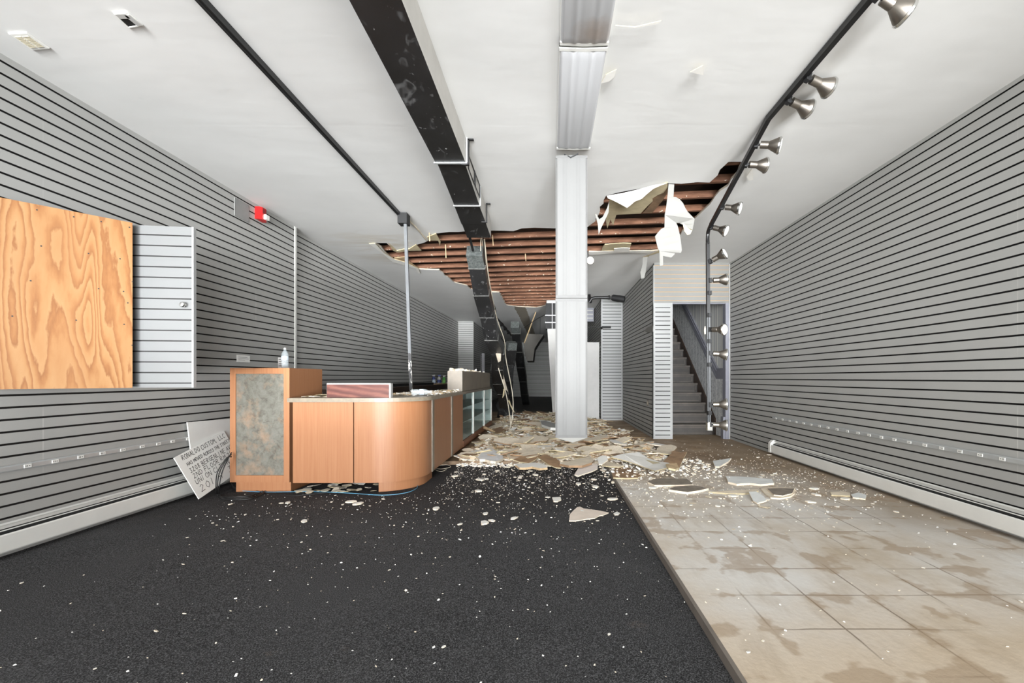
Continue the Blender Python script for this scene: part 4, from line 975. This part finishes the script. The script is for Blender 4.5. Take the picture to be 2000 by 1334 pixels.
LAMPS = [(-40, (.8, .0, -.5), 'largest brushed metal track lamp where the ceiling meets the shop front'), (-10, (.84, .05, -.5), 'brushed metal track lamp on the ceiling track closest to the shop front'),
    (150, (.93, .18, -.28), 'upper of two paired brushed lamps on the straight ceiling track'), (194, (.93, .2, -.26), 'lower of two paired brushed lamps on the straight ceiling track'),
    (284, (.88, -.36, -.22), 'track lamp just before the broken ceiling with its pale lens showing'), (322, (1, -.05, -.08), 'track lamp with a white paper scrap under it at the hole corner'),
    (405, (.82, -.5, -.28), 'track lamp on the sagging rail, second above the curved joint'), (444, (.74, -.52, -.42), 'track lamp on the sagging rail just above the curved joint'),
    (511, (.72, -.62, .36), 'topmost lamp of the upright rail, lens tilted up and outwards'), (548, (1, -.1, .03), 'lamp on the upright rail in front of the cream header'),
    (644, (.62, -.76, -.08), 'lamp on the upright rail with its round white lens turned outwards'), (690, (1, -.2, -.1), 'lamp on the upright rail crossing the sloping grey chair rail'),
    (790, (1, -.22, .03), 'second lowest lamp on the upright rail before the stairs'), (829, (1, -.25, -.02), 'lowest lamp at the silver foot of the upright rail')]
proto = lamp_proto()
for i, (py, d, lab) in enumerate(LAMPS):
    if i == 0: continue
    if i == 1: r_ = proto
    else:
        r_ = proto.copy(); C.objects.link(r_)
        for ch in list(proto.children): c = ch.copy(); C.objects.link(c); c.parent = r_
    r_['label'] = lab; r_['group'] = 'brushed metal lamps on the bent track'
    r_.location = on_rail(py) + Vector((.016, -.012, 0)); r_.rotation_euler = Vector(d).to_track_quat('Z', 'Y').to_euler()
# lone lamp half hidden behind the hanging panels
t = lamp_proto(); t['label'] = 'round white lamp peeping out behind the hanging light panels'; p = at(1147, 512, 7.3); t.location = p; t.rotation_euler = Vector((.2, -1, -.1)).to_track_quat('Z', 'Y').to_euler()
m = MB(); m.bar(Vector((p.x, p.y, p.z)), Vector((p.x, p.y, CEIL)), .03, .03); tag(m.build('lamp_stem', M['black']), 'short black stem on the ceiling behind the hanging light panels', 'stem')

# ceiling registers
t = thing('ceiling_register', 'white ceiling air register with cream slots near the slatted wall', 'vent', on_ceiling(60, 80))
q = [on_ceiling(*p) for p in ((15, 63), (52, 61), (98, 93), (62, 96))]
ctr = sum(q, Vector())/4
m = MB(); m.loft([[p + Vector((0,0,-.001)) for p in q], [ctr + (p-ctr)*.94 + Vector((0,0,-.009)) for p in q]]); m.build('frame', M['white_metal'], t)
m = MB()
for k in range(8):
    f = .18 + k*.085
    for s0, s1 in ((.14, .46), (.54, .86)):
        e0, e1 = q[0].lerp(q[3], f), q[1].lerp(q[2], f); e2, e3 = q[0].lerp(q[3], f+.05), q[1].lerp(q[2], f+.05)
        w = [e0.lerp(e1, s0), e0.lerp(e1, s1), e2.lerp(e3, s1), e2.lerp(e3, s0)]
        m.loft([[p + Vector((0,0,-.008)) for p in w], [p + Vector((0,0,-.012)) for p in w]])
m.build('louvre', plain('cream_louvre', (214, 206, 182), .6), t)
t = thing('open_ceiling_fitting', 'open ceiling light fitting with its dark inside showing', 'fitting', on_ceiling(250, 38))
q = [on_ceiling(*p) for p in ((222, 25), (249, 22), (279, 48), (251, 53))]; ctr = sum(q, Vector())/4
m = MB()
for i in range(4):
    a_, b_ = q[i], q[(i+1) % 4]; ai, bi = ctr + (a_-ctr)*.86, ctr + (b_-ctr)*.86
    m.loft([[v + Vector((0,0,-.001)) for v in (a_, b_, bi, ai)], [v + Vector((0,0,-.007)) for v in (a_, b_, bi, ai)]])
m.build('frame', M['white_metal'], t)
m = MB(); m.loft([[ctr + (p-ctr)*.86 + Vector((0,0,-.001)) for p in q], [ctr + (p-ctr)*.86 + Vector((0,0,-.004)) for p in q]]); m.build('dark_housing', M['black_matte'], t)  # flat black panel stands in for the shaded inside of the opening
m = MB(); e = [q[1].lerp(q[2], f) for f in (.1, .9)]; d = (ctr-(e[0]+e[1])/2)*.35
m.bar(e[0]+d+Vector((0,0,-.009)), e[1]+d*.8+Vector((0,0,-.009)), .028, .008); m.bar(q[0].lerp(ctr,.25)+Vector((0,0,-.009)), q[1].lerp(ctr,.35)+Vector((0,0,-.009)), .03, .008); m.build('loose_bracket', M['white_paint'], t)

# ---------------------------------------------------------------- things by the stair wall
t = thing('pipe_camera', 'black cylinder on a bent black pipe under the ceiling beside the pier', 'camera', at(1190, 582, 10.6))
a_, b_, c_ = at(1153, 590, 10.6), at(1155, 583, 10.6), at(1192, 581, 10.6)
m = MB(); m.tube([Vector((a_.x, a_.y+.3, CEIL)), a_ + Vector((0, .1, .02)), a_, b_, at(1162, 581.5, 10.6), c_], .035, 10); m.build('pipe', M['black'], t, 40)
m = MB(); m.lathe([(.045,0),(.05,.03),(.03,.05)], at(1188, 581, 10.6), (1,0,0), 12); m.lathe([(.05,0),(.075,.04),(.08,.30),(.06,.32)], at(1194, 581, 10.6), (1,-.15,-.18), 16)
m.build('cylinder', M['black_matte'], t, 40)
m = MB(); a_, b_ = at(1140, 639, 11.0), at(1176, 639, 11.0); m.bar(a_, b_, .012, .012); m.bar(b_, at(1193, 639, 11.0), .05, .05); m.box((b_.x, 11.02, b_.z-.02), (b_.x+.03, 11.345, b_.z+.02))
tag(m.build('black_rod', M['black_matte']), 'black rod with a thick end fixed across the pale pier', 'rod')
m = MB(); a_ = at(1149, 668.5, 11.6); m.box((.86, 11.6, FLOOR+.02), (1.245, 11.64, a_.z)); m.box((.86, 11.6, FLOOR), (1.245, 11.64, FLOOR+.02))
tag(m.build('white_board', M['white_paint']), 'tall white board standing between the hanging light panels and the pale pier', 'board')
t = thing('grey_louvred_box', 'grey louvred box high up behind the hanging light panels', 'box', at(1150, 610, 13))
a_, b_ = at(1138, 593, 13), at(1160, 628, 13); m = MB(); m.box((a_.x, 13, b_.z), (b_.x, 13.2, a_.z)); m.box((a_.x+.1, 13.1, a_.z), (a_.x+.12, 13.12, CEIL)); m.build('case', M['stair_grey'], t)
m = MB()
for k in range(4): m.box((a_.x+.03, 12.985, b_.z+.08+k*.11), (b_.x-.03, 13, b_.z+.11+k*.11))
m.build('louvre', M['white_paint'], t)
t = thing('wall_socket', 'small grey socket plate low on the slatted stair wall', 'socket', (1.8, 8.4, .55))
a_ = at(1262, 782, 8.55); m = MB(); m.box((1.79, 8.33, a_.z-.1), (1.802, 8.45, a_.z+.02)); m.build('plate', M['parapet'], t)
m = MB()
for dy in (8.36, 8.41): m.box((1.787, dy, a_.z-.07), (1.791, dy+.02, a_.z-.01))
m.build('slot', M['cream_wire'], t)
sheet_from([(1258,646),(1264,640),(1276,634),(1275,648),(1264,650)], lambda x, y: F*1.775/(x-CX), 'torn_wall_paper', 'small torn paper flap on the edge of the slatted stair wall', 'torn paper', M['white_paper'], thick_n=(1,0,0))

# ---------------------------------------------------------------- staircase
t = thing('staircase', 'worn dark wooden staircase climbing behind the doorway', 'stairs', (2.5, 8.5, FLOOR))
RI, GO, YS = .19, .25, 8.5
for k in range(15):
    y = YS + GO*k; z = FLOOR + RI*k
    if z + RI > CEIL - .03: break
    m = MB(); m.box((1.955, y, z), (3.07, y+.02, z+RI-.03)); q = m.build('riser', M['stair'], t)
    m = MB(); m.box((2.0, y-.006, z+.02), (3.03, y, z+.035)); m.box((2.0, y-.006, z+RI-.06), (3.03, y, z+RI-.045)); m.box((3.015, y-.006, z+.02), (3.03, y, z+RI-.045)); q2 = m.build('moulding', M['stair_tread'], None); q2.parent = q; q2.matrix_parent_inverse = Matrix.Identity(4)
    m = MB(); m.box((1.955, y-.03, z+RI-.032), (3.07, y+GO+.02, z+RI)); m.build('tread', M['stair_tread'], t)
m = MB(); m.loft([[(x, YS-.02, FLOOR), (x, YS-.02, FLOOR+.3), (x, YS+3.6, FLOOR+.3+3.62*.76), (x, YS+3.6, FLOOR+3.62*.76)] for x in (3.062, 3.085)]); m.build('stringer', M['dark_wood'], t)
zl = lambda y: 1.18 if y < 8.40 else 1.18 + .766*(y-8.40)
ys = [7.99, 8.40, 12.38]
m = MB(); m.loft([[(x, 7.99, FLOOR), (x, 12.38, FLOOR), (x, 12.38, min(zl(12.38), CEIL-.01)), (x, 10.9, CEIL-.01) if False else (x, 10.88, zl(10.88)), (x, 8.40, zl(8.4)), (x, 7.99, zl(7.99))] for x in (3.088, 3.101)]); struct('trim_dado', m, M['dado'])
m = MB()
for dz, w in ((-.07, .024), (-.03, .018), (.02, .03), (.065, .02)):
    P_ = [(7.99, zl(7.99)+dz), (8.40-dz*.3, zl(8.4)+dz), (10.9, zl(10.9)+dz)]
    for (y0_, z0_), (y1_, z1_) in zip(P_, P_[1:]):
        m.loft([[(3.1, y, z-.028), (3.088-w, y, z-.028), (3.088-w, y, z+.028), (3.1, y, z+.028)] for y, z in ((y0_, z0_), (y1_, z1_))])
struct('trim_chair_rail', m, M['stair_grey'])
# light levels: overcast street daylight, plus unseen fill lamps for ceiling, walls and floor
WORLD, EXPOSURE = .8, 0.36
SUNS = [('sky_glow', (0, 1, .10), .5, 110), ('street_glow', (0, 1, -.01), 1.6, 12), ('street_glow_left', (-.42, 1, .07), 3.2, 24), ('street_glow_right', (.42, 1, .05), 2.3, 22),
        ('pavement_glow', (0, 1, .19), 2.2, 9), ('pavement_glow_far', (-.16, 1, .12), 2.8, 6), ('pavement_glow_far_right', (.12, 1, .13), 1.2, 6), ('pavement_glow_near', (-.05, 1, .34), 1.3, 14), ('cloud_glow', (0, 1, -.2), 2.0, 12)]  # narrow side, upward and downward suns are added fill for walls, ceiling, floor
AREAS = [('street_bounce', (0, -1.2, .3), (0, .7, .75), 5.5, 34, (.97, .985, 1), 1.2)]  # unseen area lamp added inside the shop front, facing up to brighten the ceiling
# ================================================================== DEBRIS
def chunk_poly(rr, n, s, asp=1.0, rag=.35):
    ph = rr.uniform(0, 6.28)
    return [(s*asp*(1-rag*rr.random())*math.cos(ph+2*math.pi*(k+rr.uniform(-.25,.25))/n), s*(1-rag*rr.random())*math.sin(ph+2*math.pi*(k+rr.uniform(-.25,.25))/n)) for k in range(n)]
def slab(name, label, cat, px, mats, z=FLOOR, th=.011, tilt=(0, 0), bend=0.0, group=None):
    """a broken board lying on the floor; px = its outline"""
    P_ = [on_floor(x, y, z+th) for x, y in px]; c = sum(P_, Vector())/len(P_)
    m = MB(); lo, hi = [], []
    ext = max((p-c).length for p in P_)
    for p in P_:
        d = p - c; h = tilt[0]*d.x + tilt[1]*d.y + abs(tilt[0])*ext*.7 + abs(tilt[1])*ext*.7 + bend*(d.length/ext)**2
        hi.append(p + Vector((0,0,h))); lo.append(p + Vector((0,0,h-th)))
    m.loft([lo, hi], 1); m.m[-1] = 0
    return tag(m.build(name, mats), label, cat, group)
WG = [M['scrap_white'], M['scrap_gypsum']]; PG = [M['scrap_gypsum'], M['tan_paper']]; GG = [M['greyboard'], M['scrap_gypsum']]; BB = [M['brown'], M['tan_paper']]; LB = [plain('pale_blue_board', (232, 234, 232), .7), M['scrap_gypsum']]
Z5 = lambda pts: [(1130 + x/7.407, 830 + y/7.407) for x, y in pts]
Z3 = lambda pts: [(1150 + x/2.353, 860 + y/2.353) for x, y in pts]
Z4 = lambda pts: [(890 + x/7.692, 830 + y/7.692) for x, y in pts]
Z2 = lambda pts: [(820 + x/2.941, 780 + y/2.941) for x, y in pts]
slab('drywall_slab', 'large cream scrap lying alone on the charcoal carpet', 'drywall', Z2([(857,697),(862,660),(880,640),(905,618),(920,616),(940,626),(985,632),(1040,640),(1085,650),(1050,665),(1030,668),(1005,682),(960,686),(930,692),(895,697)]), [plain('cream_scrap', (232, 218, 204), .8), M['scrap_gypsum']], z=.0, th=.006)
slab('drywall_slab', 'small cream scrap beside the large one on the carpet', 'drywall', Z2([(1112,655),(1130,645),(1150,652),(1140,662),(1120,662)]), WG, z=0, th=.006)
slab('drywall_slab', 'white squarish chip on the carpet between the rubble and the large cream scrap', 'drywall', Z2([(760,562),(808,560),(812,574),(790,585),(768,584)]), WG, z=0, th=.01)
slab('drywall_slab', 'long folded white sheet with tan ends in the rubble before the stair wall', 'drywall', Z5([(470,520),(640,490),(870,480),(1000,535),(1150,580),(1300,610),(1380,650),(1250,690),(1110,740),(980,660),(840,600),(700,560)]), [M['scrap_white'], M['tan_paper']], z=.07, tilt=(.05, .03), bend=.04)
slab('drywall_slab', 'crumpled orange tan scrap at the end of the long folded sheet', 'drywall', Z5([(1260,640),(1330,620),(1420,600),(1450,650),(1400,680),(1300,680)]), [M['lath'], M['tan_paper']], z=.10, tilt=(-.2, .1), th=.02)
slab('dusty_board', 'larger of two dusty grey boards on the tiles at the carpet corner', 'board', Z5([(1000,820),(1100,775),(1300,772),(1560,775),(1620,820),(1660,862),(1400,868),(1100,870)]), GG, z=FLOOR, th=.02)
slab('dusty_board', 'smaller pointed dusty grey board overlapping the larger one', 'board', Z5([(1300,930),(1400,890),(1640,872),(1760,890),(1880,915),(1750,945),(1580,972),(1450,955)]), GG, z=FLOOR, th=.02)
slab('drywall_slab', 'white sheet with a torn brown front edge before the stair wall corner', 'drywall', Z5([(770,410),(720,365),(900,345),(1060,345),(1160,375),(1250,410),(1280,425),(1150,445),(1000,452),(850,420)]), [M['scrap_white'], M['brown']], z=.06, th=.025)
slab('brown_board', 'wet brown board propped in the rubble before the stair wall', 'board', Z5([(1210,570),(1300,510),(1380,460),(1480,480),(1570,478),(1500,560),(1450,640),(1330,610)]), BB, z=.05, tilt=(.06, .08))
slab('brown_board', 'flat wet brown board under the long folded sheet', 'board', Z5([(500,760),(480,680),(470,640),(600,610),(720,620),(860,680),(900,720),(860,762),(700,770)]), BB, z=FLOOR, th=.012)
slab('drywall_slab', 'white sheet lying over the carpet edge in front of the rubble', 'drywall', Z5([(-60,720),(0,640),(120,610),(280,590),(275,650),(200,680),(60,715),(0,735)]), [plain('pinkish_white_paper', (234, 224, 216), .75), M['scrap_gypsum']], z=.055, tilt=(0, .05))
slab('drywall_slab', 'pale grey slab with a brown front edge behind the carpet edge', 'drywall', Z5([(-120,520),(0,500),(210,490),(215,530),(180,575),(60,600),(-100,595)]), [M['scrap_gypsum'], M['brown']], z=.07, th=.02, tilt=(.03, 0))
slab('drywall_slab', 'thin pale slab under the start of the long folded sheet', 'drywall', Z5([(330,580),(420,530),(540,555),(660,590),(600,606),(450,600)]), PG, z=.06)
slab('drywall_slab', 'small white square sheet tilted beside the long folded sheet', 'drywall', Z5([(275,510),(330,495),(400,498),(425,540),(340,575),(290,570)]), WG, z=.10, tilt=(.1, .1))
slab('drywall_slab', 'long white piece with a ragged brown edge on the open tiles', 'drywall', Z3([(630,165),(700,168),(780,175),(840,182),(852,200),(790,204),(740,198),(680,200),(640,190)]), LB, z=FLOOR, th=.02, tilt=(.02, 0))
slab('drywall_slab', 'oval board with a dark grey middle and pale rim on the open tiles', 'drywall', Z3([(790,222),(830,216),(900,216),(950,222),(945,245),(925,258),(880,266),(835,262),(810,245)]), [M['scrap_gypsum'], M['scrap_gypsum']], z=FLOOR, th=.012)
slab('dusty_board', 'dark grey middle layer of the oval board on the tiles', 'board', Z3([(820,222),(880,219),(945,222),(935,243),(890,254),(850,250)]), GG, z=FLOOR+.013, th=.008)
slab('drywall_slab', 'long thin tan sliver in front of the dusty grey boards', 'drywall', Z3([(550,236),(660,230),(775,224),(780,232),(720,244),(640,243)]), PG, z=FLOOR, th=.012)
slab('drywall_slab', 'pale blue white triangle on the tiles before the stair doorway', 'drywall', Z3([(570,100),(655,96),(640,108),(600,124),(580,122)]), LB, z=FLOOR, th=.02, tilt=(.1, 0))
slab('drywall_slab', 'pale blue curled scrap beside the oval board', 'drywall', Z3([(735,248),(770,250),(805,270),(818,284),(775,290),(755,280)]), LB, z=FLOOR, tilt=(.1, .05))
slab('drywall_slab', 'thin cream strip on the tiles towards the baseboard heater', 'drywall', Z3([(1110,237),(1160,234),(1200,240),(1202,254),(1150,252),(1115,250)]), PG, z=FLOOR, th=.012)
slab('drywall_slab', 'pale blue strip next to the cream one towards the baseboard heater', 'drywall', Z3([(1205,250),(1240,244),(1276,256),(1272,272),(1240,266),(1213,262)]), LB, z=FLOOR, th=.012, tilt=(.06, 0))
slab('drywall_slab', 'rounded white slab beside the beech counter side in the rubble', 'drywall', Z4([(330,490),(400,400),(480,370),(560,380),(640,410),(700,450),(715,500),(650,540),(600,560),(520,550),(440,520),(360,520)]), [plain('bluish_white_paper', (238, 239, 239), .7), M['scrap_gypsum']], z=.07, th=.03, bend=.02)
slab('drywall_slab', 'long white slab lying along the carpet back edge', 'drywall', Z4([(895,600),(1000,580),(1180,565),(1290,580),(1350,605),(1380,640),(1260,650),(1150,625),(1050,640),(960,640)]), [M['scrap_white'], M['lath']], z=.06, th=.025)
slab('brown_board', 'dark brown board with a curved top behind the long white slab', 'board', Z4([(860,540),(960,515),(1100,500),(1280,488),(1200,540),(1100,572),(960,560)]), BB, z=.07, tilt=(0, .12))
slab('brown_board', 'dark brown pointed board at the carpet back edge', 'board', Z4([(1230,535),(1340,508),(1450,540),(1560,578),(1580,650),(1490,640),(1390,610)]), BB, z=.06, tilt=(.03, .1))
slab('drywall_slab', 'big pale slab in the middle of the rubble field', 'drywall', Z4([(950,460),(1080,410),(1200,370),(1280,400),(1320,450),(1200,490),(1080,505)]), PG, z=.09, tilt=(.05, .04))
slab('drywall_slab', 'pale slab beside the big pale one in the rubble field', 'drywall', Z4([(760,450),(850,440),(930,430),(1000,490),(900,520),(820,515)]), PG, z=.08, tilt=(-.04, .03))
slab('drywall_slab', 'wide thin slab below the hanging light panels', 'drywall', Z4([(1560,430),(1700,390),(1900,370),(2000,420),(1950,450),(1720,465)]), PG, z=.07)
slab('drywall_slab', 'pale brown edged slab in the rubble nearer the carpet than the wide thin slab', 'drywall', Z4([(1560,585),(1700,555),(1850,520),(2030,500),(2050,590),(1900,630),(1700,620)]), [M['scrap_gypsum'], M['brown']], z=.08, th=.025, tilt=(.05, 0))
slab('brown_board', 'brown triangular board by the showcase foot', 'board', Z4([(540,105),(600,80),(660,65),(700,80),(740,95),(690,130),(620,142)]), BB, z=.08, tilt=(.05, .05))
slab('drywall_slab', 'long grey white slab under the brown triangular board', 'drywall', Z4([(770,120),(850,95),(960,80),(1020,95),(960,130),(850,148)]), PG, z=.07, tilt=(.04, 0))
slab('white_casing', 'white metal casing lying in the rubble behind the hanging light panels', 'casing', [(1056,822),(1066,822),(1090,829),(1090,836),(1075,835),(1058,829)], [M['white_paint'], M['white_metal']], z=.12, th=.05)
slab('drywall_slab', 'white slab lying at the dark rear floor edge', 'drywall', [(1012,808),(1030,806),(1044,808),(1040,813),(1016,813)], PG, z=.05)
m = MB(); p, q = on_floor(941, 834, .16), on_floor(966, 844, .1); m.tube([p, p.lerp(q, .5)+Vector((0,0,.01)), q], [.03, .028, .02], 8); tag(m.build('round_stick', M['lath']), 'thick round pale stick lying at the showcase foot', 'stick')

# families of fragments: variants share meshes
def variants(nv, seed, smin, smax, th, mats, name, asp=1.5, n=(5, 9), curl=.0):
    rr = random.Random(seed); out = []
    for k in range(nv):
        poly = chunk_poly(rr, rr.randint(*n), 1.0, rr.uniform(1, asp)); m = MB(); t0 = th/smax
        rings = [[(x, y, 0 + curl*rr.uniform(0,1)*x*x) for x, y in poly]]; rings.append([(x, y, z+t0) for x, y, z in rings[0]])
        m.loft(rings, 1); m.m[-1] = 0
        o = m.build(name, mats); out.append(o.data); bpy.data.objects.remove(o)
    return out
def place(name, data, loc, s, rz, tx, ty, label, cat, group):
    o = bpy.data.objects.new(name, data); C.objects.link(o); o.location = loc; o.scale = (s, s, s); o.rotation_euler = (tx, ty, rz); return tag(o, label, cat, group)
rr = random.Random(21)
# the dense rubble field between showcase and pier
big = sum([variants(5, 31+i, 0, 1, .07, mt, 'drywall_fragment', 2.0) for i, mt in enumerate((WG, PG, PG, [M['scrap_gypsum'], M['brown']], BB, LB))], [])
def field_ok(x, y):
    if x < XS+.12 and y < 9.95: return False
    if x > 1.68 and y > 7.8: return False
    if x > 1.15 and y > 11.2: return False
    return True
def field_pt():
    while True:
        y = 5.85 + (rr.random()**1.5)*7.2; lim = 1.15 + .5*noise.noise((y*1.3, 0, 0)) if y < 9 else .9
        x = rr.uniform(-1.25, min(lim+.35, 1.5))
        if field_ok(x, y): return x, y
for k in range(300):
    x, y = field_pt(); s = rr.choice((.05,.06,.07,.09,.12,.16)) * (1 if y < 9 else 1.3)
    if k < 60:
        x, y = rr.uniform(-1.0, 1.7), 5.95 + 1.7*rr.random()**1.3; s = rr.uniform(.10, .21)
        if y > 7.6 and x > 1.5: x -= .5
    place('drywall_fragment', rr.choice(big[:20] if k < 60 else big), (x, y, FLOOR + rr.uniform(.004, .05) + s*.12), s, rr.uniform(0, 6.28), rr.gauss(0, .16), rr.gauss(0, .16), 'broken drywall fragment heaped in the rubble between showcase and stair wall', 'drywall', 'fragments in the rubble field')
lat = []
for k in range(5):
    m = MB(); r2 = random.Random(k); m.loft([[(x, w+o1, 0), (x, -w+o1, 0), (x, -w+o1, .012), (x, w+o1, .012)] for x, w, o1 in ((-.5, .006, 0), (-.3, .02, .01), (.2, .018, r2.uniform(-.02,.02)), (.5, .004, 0))]); o = m.build('lath_strip', [M['lath'], M['tan_paper']][k % 2]); lat.append(o.data); bpy.data.objects.remove(o)
for k in range(45):
    x, y = field_pt(); s = rr.uniform(.25, .7)
    place('lath_strip', rr.choice(lat), (x, y, FLOOR+rr.uniform(.03, .10)), s, rr.gauss(0, .7), rr.gauss(0, .1), rr.gauss(0, .09), 'splintered lath strip in the rubble between showcase and stair wall', 'lath', 'lath strips in the rubble field')
# rubble on the counter and on the box
for k in range(80):
    u = rr.random()
    if k < 58: x, y, z = rr.uniform(-1.8, -1.26), 4.95 + u*1.5, .909
    elif k < 70: x, y, z = rr.uniform(-2.45, -2.17), rr.uniform(4.40, 4.9), .909
    else: x, y, z = rr.uniform(-1.42, -1.28), 6.6+u*1.6, 1.2
    s = rr.uniform(.02, .06)
    if k < 58: lab_, g = 'broken plaster piece strewn along the counter worktop', 'plaster on the worktop'
    elif k < 70: lab_, g = 'torn scrap on the worktop between tall cabinet and drawer box', 'scraps beside the tall cabinet'
    else: lab_, g = 'plaster lump on top of the long grey box', 'plaster on the grey box'
    place('plaster_piece', rr.choice(big[:20]), (x, y, z+s*.1+.004), s, rr.uniform(0, 6.28), rr.gauss(0, .15), rr.gauss(0, .15), lab_, 'plaster', g)
# plaster chips on the carpet
chips = variants(9, 77, 0, 1, .3, WG, 'plaster_chip', 1.8, (5, 8))
cnt = 0
while cnt < 130:
    y = 5.75 - abs(rr.gauss(0, 1.0)); x = rr.uniform(-2.6, .66)
    if cnt % 9 == 0: y = rr.uniform(1.7, 4.6); x = rr.uniform(-2.9, .6)
    if y > 4.28 and x < -1.22 + .1: continue
    if y < 1.6: continue
    s = rr.choice((.009,.011,.014,.018,.026,.036)) if y > 3.4 else rr.choice((.006, .008, .010))
    place('plaster_chip', rr.choice(chips), (x, y, .001), s, rr.uniform(0, 6.28), 0, 0, 'white plaster chip scattered on the charcoal carpet', 'plaster', 'plaster chips on the carpet'); cnt += 1
for k in range(26):
    x = rr.uniform(-2.42, -1.68); y = rr.uniform(4.33, 4.8); s = rr.uniform(.02, .06)
    place('plaster_chip', rr.choice(big[:15]), (x, y, .004+s*.1), s, rr.uniform(0, 6.28), rr.gauss(0,.1), rr.gauss(0,.1), 'plaster piece in the dark gap under the counter front', 'plaster', 'plaster under the counter front')
cnt = 0
while cnt < 90:
    y = 4.2 + abs(rr.gauss(0, 1.4)) - .5; x = rr.uniform(.75, 3.0)
    if cnt % 8 == 0: y = rr.uniform(1.9, 4.2)
    if not field_ok(x, y) or y > 7.8: continue
    s = rr.choice((.010,.014,.018,.024,.035)) if y > 3.2 else rr.choice((.007, .009, .012))
    place('plaster_chip', rr.choice(chips if rr.random() < .7 else big[:15]), (x, y, FLOOR+.001+s*.05), s, rr.uniform(0, 6.28), 0, 0, 'pale plaster chip scattered on the stained tiles', 'plaster', 'plaster chips on the tiles'); cnt += 1
def crumbs(name, label, n, fn, mats, smin, smax, flat=.35):
    m = MB()
    for _ in range(n):
        x, y, z = fn(); s = rr.uniform(smin, smax)*(1 if rr.random() < .8 else 1.8); k = rr.choice((4, 5)); ph = rr.uniform(0, 6)
        pl_ = [(x + s*rr.uniform(.5, 1.3)*math.cos(ph+6.283*i/k), y + s*rr.uniform(.5, 1.1)*math.sin(ph+6.283*i/k)) for i in range(k)]
        tx, ty = rr.gauss(0, .2), rr.gauss(0, .2); mi = rr.randrange(len(mats))
        m.loft([[(a_, b_, z + (a_-x)*tx + (b_-y)*ty) for a_, b_ in pl_], [(x+(a_-x)*.8, y+(b_-y)*.8, z + s*flat + (a_-x)*tx + (b_-y)*ty) for a_, b_ in pl_]], mi)
    return tag(m.build(name, mats), label, 'rubble', kind='stuff')
def f_car():
    while True:
        y = 5.78 - abs(rr.gauss(0, 1.15)); x = rr.uniform(-2.9, .67)
        if rr.random() < .12: y = rr.uniform(1.6, 5)
        if y > 4.3 and x < -1.15: continue
        if y < 1.6 or (x < -1.6 and rr.random() < .4): continue
        return x, y, .001
crumbs('carpet_crumbs', 'fine white plaster crumbs sprinkled over the charcoal carpet', 2600, f_car, [M['scrap_white'], M['scrap_gypsum']], .0022, .0055)
def f_tile():
    while True:
        y = 4.1 + abs(rr.gauss(0, 1.5)) - .9*rr.random()**2; x = rr.uniform(.7, 3.0)
        if rr.random() < .1: y = rr.uniform(1.7, 5)
        if y > 7.9 or not field_ok(x, y): continue
        return x, y, FLOOR+.001
crumbs('tile_crumbs', 'fine pale plaster crumbs sprinkled over the stained tiles', 2000, f_tile, [M['scrap_white'], M['scrap_gypsum']], .002, .007)
def f_field():
    x, y = field_pt(); return x, y, FLOOR + rr.uniform(0, .05)
crumbs('rubble_litter', 'loose small rubble filling the floor between showcase and stair wall', 8000, f_field, [M['scrap_white'], M['scrap_gypsum'], M['scrap_gypsum'], M['tan_paper'], M['brown'], M['lath']], .012, .05, .15)
def f_edge():
    x = rr.uniform(-1.15, 1.9); y = 5.75 + rr.uniform(-.14, .25) - (.95 if x > .6 else .0)*rr.random()**1.3; return x, y, (FLOOR if (y > YE or x > XE) else 0) + rr.uniform(0, .02)
crumbs('edge_rubble', 'white crumbled plaster along the back edge of the carpet', 1500, f_edge, [M['scrap_white'], M['scrap_gypsum']], .006, .022, .4)
def f_top(): return rr.uniform(-1.82, -1.26), rr.uniform(4.9, 6.48), .909 + rr.uniform(0, .012)
crumbs('worktop_rubble', 'fine plaster rubble along the inner side of the worktop', 500, f_top, [M['scrap_white'], M['gypsum'], M['lath']], .006, .02, .4)
def f_box(): return rr.uniform(-1.45, -1.26), 6.5 + abs(rr.gauss(0, .9)), 1.2
crumbs('box_rubble', 'plaster rubble along the top of the long grey box', 160, lambda: (lambda p: (p[0], min(p[1], 9.3), p[2]))(f_box()), [M['scrap_white'], M['scrap_gypsum']], .008, .03, .7)

# ================================================================== LIGHT: shop front daylight plus added fill lamps
w = bpy.data.worlds.new('world'); scene.world = w; w.use_nodes = True
bg = w.node_tree.nodes['Background']; bg.inputs[0].default_value = (.96, .98, 1, 1); bg.inputs[1].default_value = WORLD
def sun(name, direction, energy, angle, col=(.965, .985, 1)):
    l = bpy.data.lights.new(name, 'SUN'); l.energy = energy; l.angle = R(angle); l.color = col
    o = bpy.data.objects.new(name, l); C.objects.link(o); o.rotation_euler = Vector(direction).to_track_quat('-Z', 'Y').to_euler(); o.location = (0, -6, 3)
def area(name, loc, direction, size, energy, col=(.965, .985, 1), sy=None):
    l = bpy.data.lights.new(name, 'AREA'); l.energy = energy; l.size = size; l.color = col
    if sy: l.shape = 'RECTANGLE'; l.size_y = sy
    o = bpy.data.objects.new(name, l); C.objects.link(o); o.location = loc; o.rotation_euler = Vector(direction).to_track_quat('-Z', 'Y').to_euler()
for args in SUNS: sun(*args)
for args in AREAS: area(*args)
scene.view_settings.view_transform = 'Standard'; scene.view_settings.look = 'None'; scene.view_settings.gamma = 1; scene.view_settings.use_curve_mapping = False
scene.view_settings.exposure = EXPOSURE
scene.cycles.use_denoising = True
scene.cycles.max_bounces = 10; scene.cycles.diffuse_bounces = 6
